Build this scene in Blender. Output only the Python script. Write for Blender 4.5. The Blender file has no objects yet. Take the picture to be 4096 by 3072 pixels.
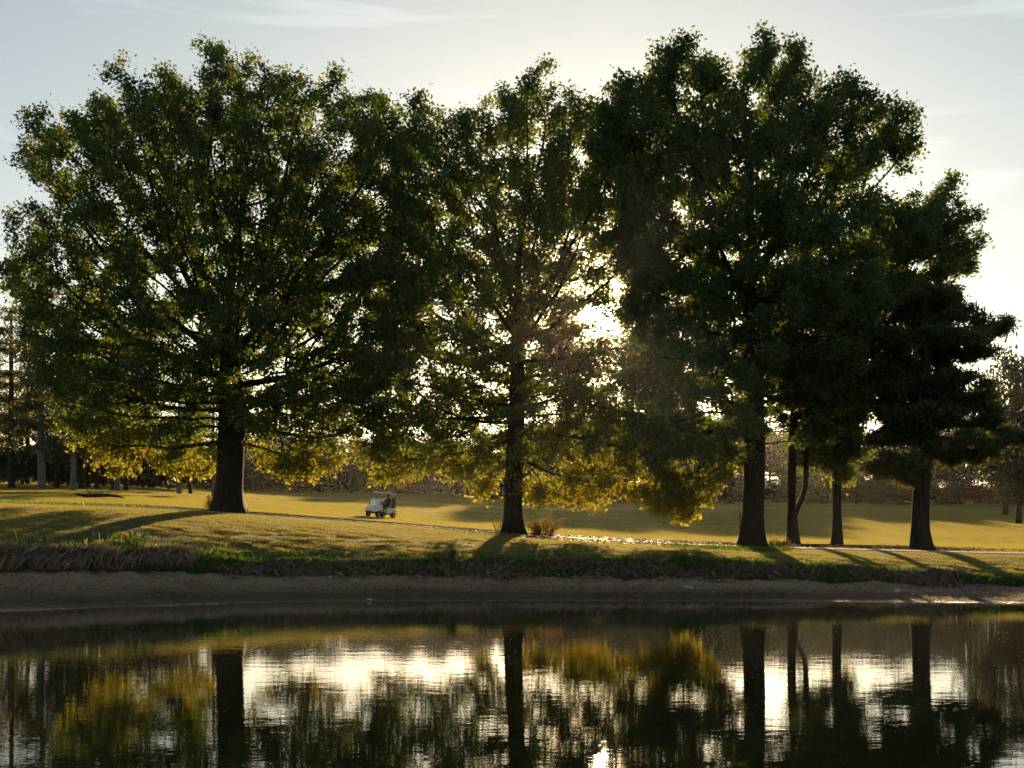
import bpy, bmesh, math, random
import numpy as np
from mathutils import Vector, Matrix, Quaternion

# ------------------------------------------------------------------ basics
S = bpy.context.scene
COL = S.collection
R = math.radians
F = 5689.0           # focal length in photo pixels (50 mm on a 36 mm frame, 4096 wide)
HOR = 2148.0         # photo row of the horizon
CAMH = 2.0           # eye height above the pond

# ------------------------------------------------------------------ camera
cam = bpy.data.cameras.new("camera")
cam.lens = 50; cam.sensor_width = 36; cam.sensor_fit = 'HORIZONTAL'
cam.shift_y = (HOR - 1536) / 4096
cam.clip_start = 0.1; cam.clip_end = 8000
camo = bpy.data.objects.new("camera", cam); COL.objects.link(camo)
camo.location = (0, 0, CAMH); camo.rotation_euler = (R(90), 0, 0)
S.camera = camo

# ------------------------------------------------------------------ sky, sun, exposure
SUN_EL, SUN_AZ = R(8.9), R(3.5)
SUNDIR = Vector((math.sin(SUN_AZ)*math.cos(SUN_EL), math.cos(SUN_AZ)*math.cos(SUN_EL), math.sin(SUN_EL)))
world = bpy.data.worlds.new("World"); S.world = world; world.use_nodes = True
wn, wl = world.node_tree.nodes, world.node_tree.links
wn.clear()
w_out = wn.new('ShaderNodeOutputWorld'); w_bg = wn.new('ShaderNodeBackground')
sky = wn.new('ShaderNodeTexSky'); sky.sky_type = 'NISHITA'; sky.sun_disc = False
sky.sun_elevation = SUN_EL; sky.sun_rotation = SUN_AZ
sky.altitude = 100; sky.air_density = 1.0; sky.dust_density = 0.35; sky.ozone_density = 1.5
w_bg.inputs['Strength'].default_value = 0.075
# thin high cirrus veil and a few wisps, whitening the whole dome
w_tc = wn.new('ShaderNodeTexCoord')
w_mp = wn.new('ShaderNodeMapping'); w_mp.inputs['Scale'].default_value = (2.2, 2.2, 15.0); w_mp.inputs['Rotation'].default_value = (R(4), R(9), 0)
w_no = wn.new('ShaderNodeTexNoise'); w_no.inputs['Scale'].default_value = 2.6; w_no.inputs['Detail'].default_value = 7; w_no.inputs['Distortion'].default_value = 0.7
w_cr = wn.new('ShaderNodeValToRGB'); w_cr.color_ramp.elements[0].position = 0.56; w_cr.color_ramp.elements[1].position = 0.82
w_hsv = wn.new('ShaderNodeHueSaturation'); w_hsv.inputs['Saturation'].default_value = 0.72
w_mix = wn.new('ShaderNodeMix'); w_mix.data_type = 'RGBA'; w_mix.blend_type = 'SCREEN'
w_mul = wn.new('ShaderNodeMix'); w_mul.data_type = 'RGBA'; w_mul.blend_type = 'MULTIPLY'; w_mul.inputs[0].default_value = 1.0
w_cm = wn.new('ShaderNodeMapRange'); w_cm.inputs['To Min'].default_value = 1.0; w_cm.inputs['To Max'].default_value = 1.35
wl.new(w_tc.outputs['Generated'], w_mp.inputs['Vector']); wl.new(w_mp.outputs['Vector'], w_no.inputs['Vector'])
wl.new(w_no.outputs['Fac'], w_cr.inputs['Fac']); wl.new(w_cr.outputs['Color'], w_cm.inputs['Value'])
wl.new(sky.outputs['Color'], w_hsv.inputs['Color'])
w_tint = wn.new('ShaderNodeMix'); w_tint.data_type = 'RGBA'; w_tint.blend_type = 'MULTIPLY'; w_tint.inputs[0].default_value = 1.0; w_tint.inputs[7].default_value = (1.0, 0.955, 0.86, 1)
wl.new(w_hsv.outputs['Color'], w_tint.inputs[6]); wl.new(w_tint.outputs[2], w_mul.inputs[6]); wl.new(w_cm.outputs['Result'], w_mul.inputs[7])
# the bright warm aureole of the low sun itself
w_dot = wn.new('ShaderNodeVectorMath'); w_dot.operation = 'DOT_PRODUCT'; w_dot.inputs[1].default_value = SUNDIR
wl.new(w_tc.outputs['Generated'], w_dot.inputs[0])
w_prev = w_mul.outputs[2]
for amp, spread, col in ((420.0, 3.0e-5, (1.0, 0.86, 0.55)), (26.0, 4.0e-4, (1.0, 0.56, 0.14)), (5.0, 3.5e-3, (1.0, 0.52, 0.12))):
    a_ = wn.new('ShaderNodeMath'); a_.operation = 'SUBTRACT'; a_.inputs[1].default_value = 1.0; wl.new(w_dot.outputs['Value'], a_.inputs[0])
    b_ = wn.new('ShaderNodeMath'); b_.operation = 'DIVIDE'; b_.inputs[1].default_value = spread; wl.new(a_.outputs[0], b_.inputs[0])
    c_ = wn.new('ShaderNodeMath'); c_.operation = 'EXPONENT'; wl.new(b_.outputs[0], c_.inputs[0])
    g_ = wn.new('ShaderNodeMix'); g_.data_type = 'RGBA'; g_.blend_type = 'ADD'; g_.clamp_factor = True
    wl.new(c_.outputs[0], g_.inputs[0]); wl.new(w_prev, g_.inputs[6]); g_.inputs[7].default_value = (*[amp*q for q in col], 1)
    w_prev = g_.outputs[2]
wl.new(w_prev, w_bg.inputs['Color']); wl.new(w_bg.outputs['Background'], w_out.inputs['Surface'])
wn.remove(w_mix)

sun = bpy.data.lights.new("sun", 'SUN'); sun.energy = 5.0; sun.angle = R(0.55); sun.color = (1.0, 0.70, 0.35)
suno = bpy.data.objects.new("sun", sun); COL.objects.link(suno)
suno.rotation_mode = 'QUATERNION'; suno.rotation_quaternion = SUNDIR.to_track_quat('Z', 'Y'); suno.location = SUNDIR*500

S.view_settings.view_transform = 'Standard'; S.view_settings.look = 'None'
S.view_settings.exposure = 1.0; S.view_settings.gamma = 1.0; S.view_settings.use_curve_mapping = False
S.render.engine = 'CYCLES'
cy = S.cycles
cy.max_bounces = 8; cy.diffuse_bounces = 3; cy.glossy_bounces = 3; cy.transmission_bounces = 5; cy.volume_bounces = 0
cy.transparent_max_bounces = 8; cy.sample_clamp_indirect = 6.0
cy.use_denoising = True
try: cy.denoiser = 'OPENIMAGEDENOISE'; cy.denoising_input_passes = 'RGB_ALBEDO_NORMAL'; cy.denoising_prefilter = 'NONE'
except Exception: pass

# ------------------------------------------------------------------ helpers
def tag(o, label=None, cat=None, group=None, kind=None):
    if label: o['label'] = label
    if cat: o['category'] = cat
    if group: o['group'] = group
    if kind: o['kind'] = kind
    return o
def link(name, me, mat=None, parent=None):
    o = bpy.data.objects.new(name, me); COL.objects.link(o)
    if mat is not None and me is not None and len(me.materials) == 0: me.materials.append(mat)
    if parent is not None: o.parent = parent
    return o
def empty(name, loc=(0, 0, 0), rz=0):
    o = bpy.data.objects.new(name, None); COL.objects.link(o); o.location = loc; o.rotation_euler = (0, 0, rz)
    o.empty_display_size = 0.3
    return o
def mesh_np(name, verts, faces, attrs=None, smooth=False):
    """verts (N,3); faces (M,k) with one k"""
    verts = np.asarray(verts, np.float32); faces = np.asarray(faces, np.int32)
    me = bpy.data.meshes.new(name)
    me.vertices.add(len(verts)); me.vertices.foreach_set('co', verts.ravel())
    m, k = faces.shape
    me.loops.add(m*k); me.loops.foreach_set('vertex_index', faces.ravel())
    me.polygons.add(m); me.polygons.foreach_set('loop_start', np.arange(0, m*k, k, dtype=np.int32))
    if smooth: me.polygons.foreach_set('use_smooth', np.ones(m, bool))
    me.update(calc_edges=True)
    for nm, a in (attrs or {}).items():
        at = me.attributes.new(nm, 'FLOAT', 'POINT'); at.data.foreach_set('value', np.asarray(a, np.float32))
    return me
def bm_mesh(name, bm, smooth=False):
    me = bpy.data.meshes.new(name); bmesh.ops.recalc_face_normals(bm, faces=bm.faces); bm.to_mesh(me); bm.free()
    if smooth:
        me.polygons.foreach_set('use_smooth', np.ones(len(me.polygons), bool))
    return me
def add_box(bm, c, s, rot=None, bevel=0.0):
    r = bmesh.ops.create_cube(bm, size=1.0)
    M = Matrix.Translation(c) @ (rot.to_4x4() if rot is not None else Matrix.Identity(4)) @ Matrix.Diagonal((*s, 1))
    bmesh.ops.transform(bm, matrix=M, verts=r['verts'])
    if bevel > 0:
        es = list({e for v in r['verts'] for e in v.link_edges})
        bmesh.ops.bevel(bm, geom=es, offset=bevel, segments=2, affect='EDGES', clamp_overlap=True)
def tube_pts(bm, pts, rad, sides=8, cap=True):
    pts = [Vector(p) for p in pts]; n = len(pts)
    rads = rad if hasattr(rad, '__len__') else [rad]*n
    rings = []
    for i, p in enumerate(pts):
        t = (pts[min(i+1, n-1)] - pts[max(i-1, 0)]).normalized()
        ref = Vector((0, 0, 1)) if abs(t.z) < .9 else Vector((1, 0, 0))
        a = t.cross(ref).normalized(); b = t.cross(a)
        rings.append([bm.verts.new(p + (a*math.cos(q) + b*math.sin(q))*rads[i]) for q in [2*math.pi*k/sides for k in range(sides)]])
    for i in range(n-1):
        for k in range(sides):
            bm.faces.new((rings[i][k], rings[i][(k+1) % sides], rings[i+1][(k+1) % sides], rings[i+1][k]))
    if cap:
        bm.faces.new(rings[0]); bm.faces.new(rings[-1])

# ------------------------------------------------------------------ materials
def newmat(name):
    m = bpy.data.materials.new(name); m.use_nodes = True
    m.node_tree.nodes.clear()
    return m, m.node_tree.nodes, m.node_tree.links
def simple(name, col, rough=0.6, spec=0.4, metal=0.0, noise=0.12, scale=20, bump=0.0):
    m, n, l = newmat(name)
    o = n.new('ShaderNodeOutputMaterial'); p = n.new('ShaderNodeBsdfPrincipled')
    tc = n.new('ShaderNodeTexCoord'); no = n.new('ShaderNodeTexNoise'); no.inputs['Scale'].default_value = scale; no.inputs['Detail'].default_value = 5
    mx = n.new('ShaderNodeMix'); mx.data_type = 'RGBA'
    mx.inputs[6].default_value = (*[c*(1-noise) for c in col], 1); mx.inputs[7].default_value = (*[min(1, c*(1+noise)) for c in col], 1)
    l.new(tc.outputs['Object'], no.inputs['Vector']); l.new(no.outputs['Fac'], mx.inputs[0]); l.new(mx.outputs[2], p.inputs['Base Color'])
    p.inputs['Roughness'].default_value = rough; p.inputs['Metallic'].default_value = metal; p.inputs['Specular IOR Level'].default_value = spec
    if bump > 0:
        b = n.new('ShaderNodeBump'); b.inputs['Strength'].default_value = 1.0; b.inputs['Distance'].default_value = bump
        l.new(no.outputs['Fac'], b.inputs['Height']); l.new(b.outputs['Normal'], p.inputs['Normal'])
    l.new(p.outputs[0], o.inputs[0])
    return m
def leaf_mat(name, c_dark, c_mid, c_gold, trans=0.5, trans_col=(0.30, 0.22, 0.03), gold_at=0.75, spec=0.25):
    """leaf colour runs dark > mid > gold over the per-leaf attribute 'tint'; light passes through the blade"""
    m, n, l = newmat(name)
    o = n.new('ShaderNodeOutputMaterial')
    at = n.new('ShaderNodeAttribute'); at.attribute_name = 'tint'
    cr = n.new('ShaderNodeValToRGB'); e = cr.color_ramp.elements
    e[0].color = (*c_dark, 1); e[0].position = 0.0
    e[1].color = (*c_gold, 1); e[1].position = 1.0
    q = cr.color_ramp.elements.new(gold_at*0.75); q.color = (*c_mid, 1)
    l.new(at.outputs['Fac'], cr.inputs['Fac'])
    p = n.new('ShaderNodeBsdfPrincipled'); p.inputs['Roughness'].default_value = 0.55; p.inputs['Specular IOR Level'].default_value = spec
    l.new(cr.outputs['Color'], p.inputs['Base Color'])
    t = n.new('ShaderNodeBsdfTranslucent')
    tr = n.new('ShaderNodeValToRGB'); te = tr.color_ramp.elements      # green blades glow yellow-green, turning ones gold
    te[0].color = (trans_col[0]*0.22, trans_col[1]*0.42, trans_col[2], 1); te[0].position = 0.25
    te[1].color = (*trans_col, 1); te[1].position = 0.75
    l.new(at.outputs['Fac'], tr.inputs['Fac']); l.new(tr.outputs['Color'], t.inputs['Color'])
    mx = n.new('ShaderNodeMixShader'); mx.inputs[0].default_value = trans
    l.new(p.outputs[0], mx.inputs[1]); l.new(t.outputs[0], mx.inputs[2]); l.new(mx.outputs[0], o.inputs[0])
    return m
def bark_mat(name, c1, c2, scale=9):
    m, n, l = newmat(name)
    o = n.new('ShaderNodeOutputMaterial'); p = n.new('ShaderNodeBsdfPrincipled'); p.inputs['Roughness'].default_value = 0.9; p.inputs['Specular IOR Level'].default_value = 0.2
    tc = n.new('ShaderNodeTexCoord'); mp = n.new('ShaderNodeMapping'); mp.inputs['Scale'].default_value = (1, 1, 0.16)
    no = n.new('ShaderNodeTexNoise'); no.inputs['Scale'].default_value = scale; no.inputs['Detail'].default_value = 6; no.inputs['Roughness'].default_value = 0.65
    n2 = n.new('ShaderNodeTexNoise'); n2.inputs['Scale'].default_value = 2.2; n2.inputs['Detail'].default_value = 4
    cr = n.new('ShaderNodeValToRGB'); cr.color_ramp.elements[0].position = 0.36; cr.color_ramp.elements[1].position = 0.66
    cr.color_ramp.elements[0].color = (*c1, 1); cr.color_ramp.elements[1].color = (*c2, 1)
    li = n.new('ShaderNodeMix'); li.data_type = 'RGBA'; li.blend_type = 'MIX'; li.inputs[7].default_value = (0.075, 0.075, 0.065, 1)
    lr = n.new('ShaderNodeMapRange'); lr.inputs['From Min'].default_value = 0.6; lr.inputs['From Max'].default_value = 0.75; lr.inputs['To Max'].default_value = 0.55
    bp = n.new('ShaderNodeBump'); bp.inputs['Strength'].default_value = 1.0; bp.inputs['Distance'].default_value = 0.05
    l.new(tc.outputs['Object'], mp.inputs['Vector']); l.new(mp.outputs[0], no.inputs['Vector']); l.new(tc.outputs['Object'], n2.inputs['Vector'])
    l.new(no.outputs['Fac'], cr.inputs['Fac']); l.new(no.outputs['Fac'], bp.inputs['Height']); l.new(n2.outputs['Fac'], lr.inputs['Value'])
    l.new(lr.outputs[0], li.inputs[0]); l.new(cr.outputs['Color'], li.inputs[6]); l.new(li.outputs[2], p.inputs['Base Color'])
    l.new(bp.outputs['Normal'], p.inputs['Normal']); l.new(p.outputs[0], o.inputs[0])
    return m

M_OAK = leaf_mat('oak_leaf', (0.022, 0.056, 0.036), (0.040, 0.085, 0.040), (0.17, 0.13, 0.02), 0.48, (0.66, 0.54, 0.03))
M_PINE = leaf_mat('pine_needle', (0.028, 0.050, 0.024), (0.050, 0.075, 0.026), (0.12, 0.10, 0.03), 0.38, (0.38, 0.26, 0.03))
M_FAR = leaf_mat('far_leaf', (0.016, 0.030, 0.016), (0.034, 0.046, 0.020), (0.11, 0.07, 0.022), 0.14, (0.30, 0.22, 0.03))
M_SHRUB = leaf_mat('shrub_leaf', (0.045, 0.075, 0.022), (0.10, 0.10, 0.025), (0.26, 0.14, 0.03), 0.5, (0.40, 0.24, 0.04))
M_RED = leaf_mat('red_leaf', (0.10, 0.018, 0.015), (0.18, 0.03, 0.02), (0.26, 0.06, 0.03), 0.4, (0.35, 0.05, 0.02))
M_WEED = leaf_mat('green_weed', (0.035, 0.095, 0.015), (0.065, 0.16, 0.02), (0.19, 0.21, 0.04), 0.45, (0.22, 0.28, 0.02))
M_DRY = leaf_mat('dry_weed', (0.12, 0.075, 0.065), (0.22, 0.145, 0.12), (0.36, 0.27, 0.19), 0.3, (0.22, 0.13, 0.08))
M_LITTER = leaf_mat('fallen_leaf', (0.07, 0.030, 0.016), (0.13, 0.055, 0.028), (0.24, 0.12, 0.05), 0.25, (0.24, 0.10, 0.03), spec=0.03)
M_BARK = bark_mat('oak_bark', (0.012, 0.009, 0.007), (0.036, 0.028, 0.022))
M_PBARK = bark_mat('pine_bark', (0.018, 0.013, 0.010), (0.052, 0.041, 0.034), 7)
M_GBARK = bark_mat('grey_bark', (0.09, 0.085, 0.08), (0.20, 0.19, 0.18), 7)

# ------------------------------------------------------------------ terrain from the photo's own lines
PX = np.array([0, 512, 1024, 1536, 2048, 2560, 3072, 3584, 4096], float)
ROW_EDGE = np.array([2444, 2424, 2410, 2404, 2402, 2403, 2405, 2408, 2414], float)
ROW_FOOT = np.array([2288, 2290, 2300, 2303, 2308, 2315, 2320, 2338, 2348], float)
ROW_TOP = np.array([2230, 2236, 2250, 2246, 2242, 2242, 2254, 2288, 2320], float)
ROW_PATH = np.array([2012, 2024, 2056, 2098, 2142, 2178, 2197, 2208, 2219], float)
Y_EDGE = CAMH*F/(ROW_EDGE-HOR)
Y_PATH = np.array([66, 68, 70, 70, 69, 65, 61, 59, 58], float)
def zrow(row, y): return CAMH + (HOR-row)/F*y
YS, ZS = [], []
def feat(y, z): YS.append(np.broadcast_to(np.asarray(y, float), PX.shape).copy()); ZS.append(np.asarray(z, float))
feat(Y_EDGE-12, np.full(9, -1.3))                                   # 0 pond floor
feat(Y_EDGE-0.0, np.full(9, 0.0))                                   # 1 water's edge
feat(Y_EDGE+5.5, zrow(ROW_FOOT, Y_EDGE+5.5))                        # 2 foot of the bank
feat(Y_EDGE+6.7, zrow(ROW_TOP, Y_EDGE+6.7))                         # 3 top of the bank
feat(Y_PATH, zrow(ROW_PATH, Y_PATH))                                # 4 near edge of the path
feat(Y_PATH+2.0, zrow(ROW_PATH, Y_PATH)+0.06)                       # 5 far edge of the path
feat(np.maximum(Y_PATH+14, 82), zrow(np.array([1993, 2004, 2044, 2090, 2128, 2156, 2166, 2172, 2182.]), 84))   # 6
feat(105, zrow(np.array([1962, 1976, 2016, 2074, 2108, 2122, 2128, 2132, 2138.]), 105))                        # 7
feat(150, zrow(np.array([1934, 1942, 1988, 2014, 2040, 2050, 2050, 2056, 2062.]), 150))                        # 8
feat(215, zrow(np.array([1922, 1930, 1957, 1963, 1984, 1998, 2003, 2008, 2013.]), 215))                        # 9
feat(300, zrow(np.array([1890, 1896, 1915, 1915, 1925, 1935, 1940, 1950, 1955.]), 300))                    # 10
feat(880, zrow(np.array([1890, 1896, 1915, 1915, 1925, 1935, 1940, 1950, 1955.]), 300)+4)                   # 11
YS = np.array(YS); ZS = np.array(ZS); NK = len(YS)
def smooth_interp(px, arr):
    return (np.interp(px-170, PX, arr)+2*np.interp(px, PX, arr)+np.interp(px+170, PX, arr))/4
def feats_at(px):
    px = np.atleast_1d(px)
    return np.stack([smooth_interp(px, YS[k]) for k in range(NK)], 1), np.stack([smooth_interp(px, ZS[k]) for k in range(NK)], 1)
def pchip_slopes(Y, Z):
    h = np.diff(Y, axis=1); d = np.diff(Z, axis=1)/h
    m = np.zeros_like(Z)
    same = d[:, 1:]*d[:, :-1] > 0
    w1 = 2*h[:, 1:]+h[:, :-1]; w2 = h[:, 1:]+2*h[:, :-1]
    with np.errstate(divide='ignore', invalid='ignore'):
        hm = (w1+w2)/(w1/d[:, :-1]+w2/d[:, 1:])
    m[:, 1:-1] = np.where(same, hm, 0); m[:, 0] = d[:, 0]; m[:, -1] = d[:, -1]
    return m
def bumps(x, y, f):
    """gentle unevenness of the turf, rougher on the beach and bank"""
    b = 0.010*np.sin(x*0.55+1.3*np.sin(y*0.21))*np.sin(y*0.43+0.7) + 0.04*np.sin(x*0.17+y*0.11)*np.sin(y*0.13-1)
    r = 0.05*np.sin(x*1.9+2*np.sin(y*1.1+x*.3))*np.sin(y*2.3+x*0.6) + 0.03*np.sin(x*4.7+y*3.1)*np.sin(x*1.3-y*5.2)
    wb = np.clip(1-np.abs(f-2.5)/1.3, 0, 1); wl_ = np.clip((f-3)/0.4, 0, 1)
    return b*wl_ + r*wb*1.6
def ground(x, y):
    """height and feature coordinate of the terrain at (x, y)"""
    x = np.atleast_1d(np.asarray(x, float)); y = np.atleast_1d(np.asarray(y, float))
    Y, Z = feats_at(2048+F*x/np.maximum(y, 1))
    m = pchip_slopes(Y, Z)
    k = np.clip((y[:, None] >= Y).sum(1)-1, 0, NK-2); i = np.arange(len(y))
    h = Y[i, k+1]-Y[i, k]; t = np.clip((y-Y[i, k])/h, 0, 1)
    h00 = 2*t**3-3*t**2+1; h10 = t**3-2*t**2+t; h01 = -2*t**3+3*t**2; h11 = t**3-t**2
    z = h00*Z[i, k]+h10*h*m[i, k]+h01*Z[i, k+1]+h11*h*m[i, k+1]
    f = k+t
    return z+bumps(x, y, f), f
def gz(x, y): return float(ground(x, y)[0][0])
def at_px(px, y):
    x = (px-2048)/F*y
    return Vector((x, y, gz(x, y)))

# trees stand here: (photo column, distance)
TREE = dict(t1=(918, 71.0), t2=(2062, 70.0), t3=(3012, 63.5), t4=(3176, 70.5), t5=(3346, 70.5), t6=(3692, 63.0))
TPOS = {k: at_px(*v) for k, v in TREE.items()}

# terrain mesh
us = np.concatenate([np.linspace(-9000, -600, 26), np.linspace(-560, 4660, 300), np.linspace(4700, 13000, 26)])
segs = [6, 26, 12, 34, 4, 14, 16, 26, 24, 8, 6]
tt = np.concatenate([np.linspace(k, k+1, n, endpoint=False) for k, n in enumerate(segs)] + [[float(NK-1)]])
Yf, Zf = feats_at(us)
yy = np.stack([Yf[:, int(min(t, NK-2))]+(Yf[:, int(min(t, NK-2))+1]-Yf[:, int(min(t, NK-2))])*(t-int(min(t, NK-2))) for t in tt], 1)
xx = (us[:, None]-2048)/F*yy
zz, ff = ground(xx.ravel(), yy.ravel())
nu, nt = yy.shape
idx = np.arange(nu*nt).reshape(nu, nt)
faces = np.stack([idx[:-1, :-1].ravel(), idx[1:, :-1].ravel(), idx[1:, 1:].ravel(), idx[:-1, 1:].ravel()], 1)
X, Yv = xx.ravel(), yy.ravel()
lit = np.zeros_like(X); BLOBS = []
def blob(cx, cy, rx, ry, a=1.0):
    global lit
    BLOBS.append((cx, cy, rx, ry, a))
    lit = np.maximum(lit, a*np.exp(-(((X-cx)/rx)**2+((Yv-cy)/ry)**2)))
blob(TPOS['t3'].x-3.5, TPOS['t3'].y+2.5, 6.5, 2.6, 1.1); blob(TPOS['t3'].x+2, TPOS['t3'].y+3, 4, 3, 1.1)
blob(TPOS['t4'].x+0.5, TPOS['t4'].y-2.0, 3, 3, 1.1); blob(TPOS['t5'].x+1, TPOS['t5'].y-3, 4, 3.2, 1.0)
blob(TPOS['t6'].x-1, TPOS['t6'].y+0.4, 3.5, 1.6, 1.0); blob(TPOS['t2'].x-0.5, TPOS['t2'].y, 2.6, 1.3, 0.9)
blob(TPOS['t2'].x+3.2, TPOS['t2'].y-1, 4.2, 1.0, 0.8); blob(TPOS['t1'].x, TPOS['t1'].y-0.3, 3, 0.8, 0.7)
blob(-27, 130, 11, 6, 0.9); blob(-38, 122, 11, 6, 0.9)
wb_ = np.clip(1-np.abs(ff-1.9)/0.95, 0, 1)**0.5; zz = zz+np.random.default_rng(3).normal(0, 0.022, len(zz))*wb_*(ff > 1.08)
terr = mesh_np('terrain', np.stack([X, Yv, zz], 1), faces, {'feat': ff, 'litter': lit}, smooth=True)

def terrain_mat():
    m, n, l = newmat('turf_and_mud')
    o = n.new('ShaderNodeOutputMaterial'); p = n.new('ShaderNodeBsdfPrincipled')
    geo = n.new('ShaderNodeNewGeometry')
    fe = n.new('ShaderNodeAttribute'); fe.attribute_name = 'feat'
    li = n.new('ShaderNodeAttribute'); li.attribute_name = 'litter'
    def noise(scale, detail=6, rough=0.6, stretch=None):
        q = n.new('ShaderNodeTexNoise'); q.inputs['Scale'].default_value = scale; q.inputs['Detail'].default_value = detail; q.inputs['Roughness'].default_value = rough
        if stretch:
            mp = n.new('ShaderNodeMapping'); mp.inputs['Scale'].default_value = stretch
            l.new(geo.outputs['Position'], mp.inputs['Vector']); l.new(mp.outputs[0], q.inputs['Vector'])
        else: l.new(geo.outputs['Position'], q.inputs['Vector'])
        return q
    def ramp(src, stops):
        c = n.new('ShaderNodeValToRGB'); e = c.color_ramp.elements
        e[0].position, e[0].color = stops[0][0], (*stops[0][1], 1)
        e[1].position, e[1].color = stops[-1][0], (*stops[-1][1], 1)
        for s_, col in stops[1:-1]:
            q = e.new(s_); q.color = (*col, 1)
        l.new(src, c.inputs['Fac']); return c
    def mixc(fac, a, b):
        q = n.new('ShaderNodeMix'); q.data_type = 'RGBA'; l.new(fac, q.inputs[0]); l.new(a, q.inputs[6]); l.new(b, q.inputs[7]); return q.outputs[2]
    def rng(src, a, b, lo=0.0, hi=1.0):
        q = n.new('ShaderNodeMapRange'); q.interpolation_type = 'SMOOTHSTEP'; l.new(src, q.inputs['Value'])
        for k_, v_ in (('From Min', a), ('From Max', b), ('To Min', lo), ('To Max', hi)): q.inputs[k_].default_value = v_
        return q.outputs['Result']
    def math_(op, a, b):
        q = n.new('ShaderNodeMath'); q.operation = op
        for i_, v_ in ((0, a), (1, b)):
            if hasattr(v_, 'links'): l.new(v_, q.inputs[i_])
            else: q.inputs[i_].default_value = v_
        return q.outputs[0]
    n1 = noise(0.22, 5); n2 = noise(2.1, 7); n3 = noise(14, 6, 0.7)
    turf = ramp(n1.outputs['Fac'], [(0.3, (0.060, 0.090, 0.022)), (0.55, (0.105, 0.110, 0.030)), (0.75, (0.16, 0.13, 0.045))])
    turf2 = ramp(n2.outputs['Fac'], [(0.3, (0.050, 0.085, 0.020)), (0.7, (0.15, 0.13, 0.045))])
    half = n.new('ShaderNodeValue'); half.outputs[0].default_value = 0.45
    tcol = mixc(half.outputs[0], turf.outputs[0], turf2.outputs[0])
    # beach: wet dark mud at the water, paler dry silt with brown weed higher up, streaked along the shore
    nm = noise(1.0, 8, 0.65, (0.5, 2.2, 1.0)); fj = math_('ADD', fe.outputs['Fac'], math_('MULTIPLY', math_('SUBTRACT', nm.outputs['Fac'], 0.5), 0.60))
    mud = ramp(rng(fj, 0.9, 2.2), [(0.0, (0.040, 0.026, 0.016)), (0.20, (0.070, 0.044, 0.028)), (0.40, (0.21, 0.13, 0.08)), (0.62, (0.34, 0.235, 0.16)), (0.82, (0.46, 0.35, 0.265)), (1.0, (0.27, 0.16, 0.09))])
    speck = ramp(n3.outputs['Fac'], [(0.38, (0.055, 0.033, 0.019)), (0.66, (0.50, 0.34, 0.22))])
    q4 = n.new('ShaderNodeValue'); q4.outputs[0].default_value = 0.35
    mcol = mixc(q4.outputs[0], mud.outputs[0], speck.outputs[0])
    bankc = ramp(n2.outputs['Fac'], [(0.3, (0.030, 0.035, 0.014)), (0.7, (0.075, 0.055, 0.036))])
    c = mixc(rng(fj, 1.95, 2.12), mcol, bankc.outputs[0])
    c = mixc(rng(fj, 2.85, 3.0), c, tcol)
    litc = ramp(n3.outputs['Fac'], [(0.3, (0.060, 0.028, 0.016)), (0.7, (0.16, 0.075, 0.038))])
    lj = math_('ADD', li.outputs['Fac'], math_('MULTIPLY', math_('SUBTRACT', n2.outputs['Fac'], 0.5), 0.9))
    c = mixc(rng(lj, 0.40, 0.60), c, litc.outputs[0])
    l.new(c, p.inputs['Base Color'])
    l.new(rng(fj, 0.98, 1.16, 0.22, 0.92), p.inputs['Roughness'])
    p.inputs['Specular IOR Level'].default_value = 0.3
    b = n.new('ShaderNodeBump'); b.inputs['Strength'].default_value = 1.0; b.inputs['Distance'].default_value = 0.09
    l.new(math_('ADD', n3.outputs['Fac'], math_('MULTIPLY', n2.outputs['Fac'], 1.5)), b.inputs['Height']); l.new(b.outputs['Normal'], p.inputs['Normal'])
    l.new(p.outputs[0], o.inputs[0])
    return m
tag(link('terrain', terr, terrain_mat()), kind='structure')

# near shore under and behind the photographer
gx, gy = np.meshgrid(np.linspace(-400, 400, 60), np.concatenate([np.linspace(-400, -20, 12), np.linspace(-16, 9, 14)]))
gh = np.where(gy > 3, 0.45-(gy-3)*0.33, 0.45+0.03*np.sin(gx*.4)*np.sin(gy*.3))
i2 = np.arange(gx.size).reshape(gx.shape)
tag(link('near_shore', mesh_np('near_shore', np.stack([gx.ravel(), gy.ravel(), gh.ravel()], 1),
    np.stack([i2[:-1, :-1].ravel(), i2[:-1, 1:].ravel(), i2[1:, 1:].ravel(), i2[1:, :-1].ravel()], 1), smooth=True),
    simple('near_turf', (0.08, 0.085, 0.03), 0.9, 0.2, noise=0.5, scale=3)), kind='structure')

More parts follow.
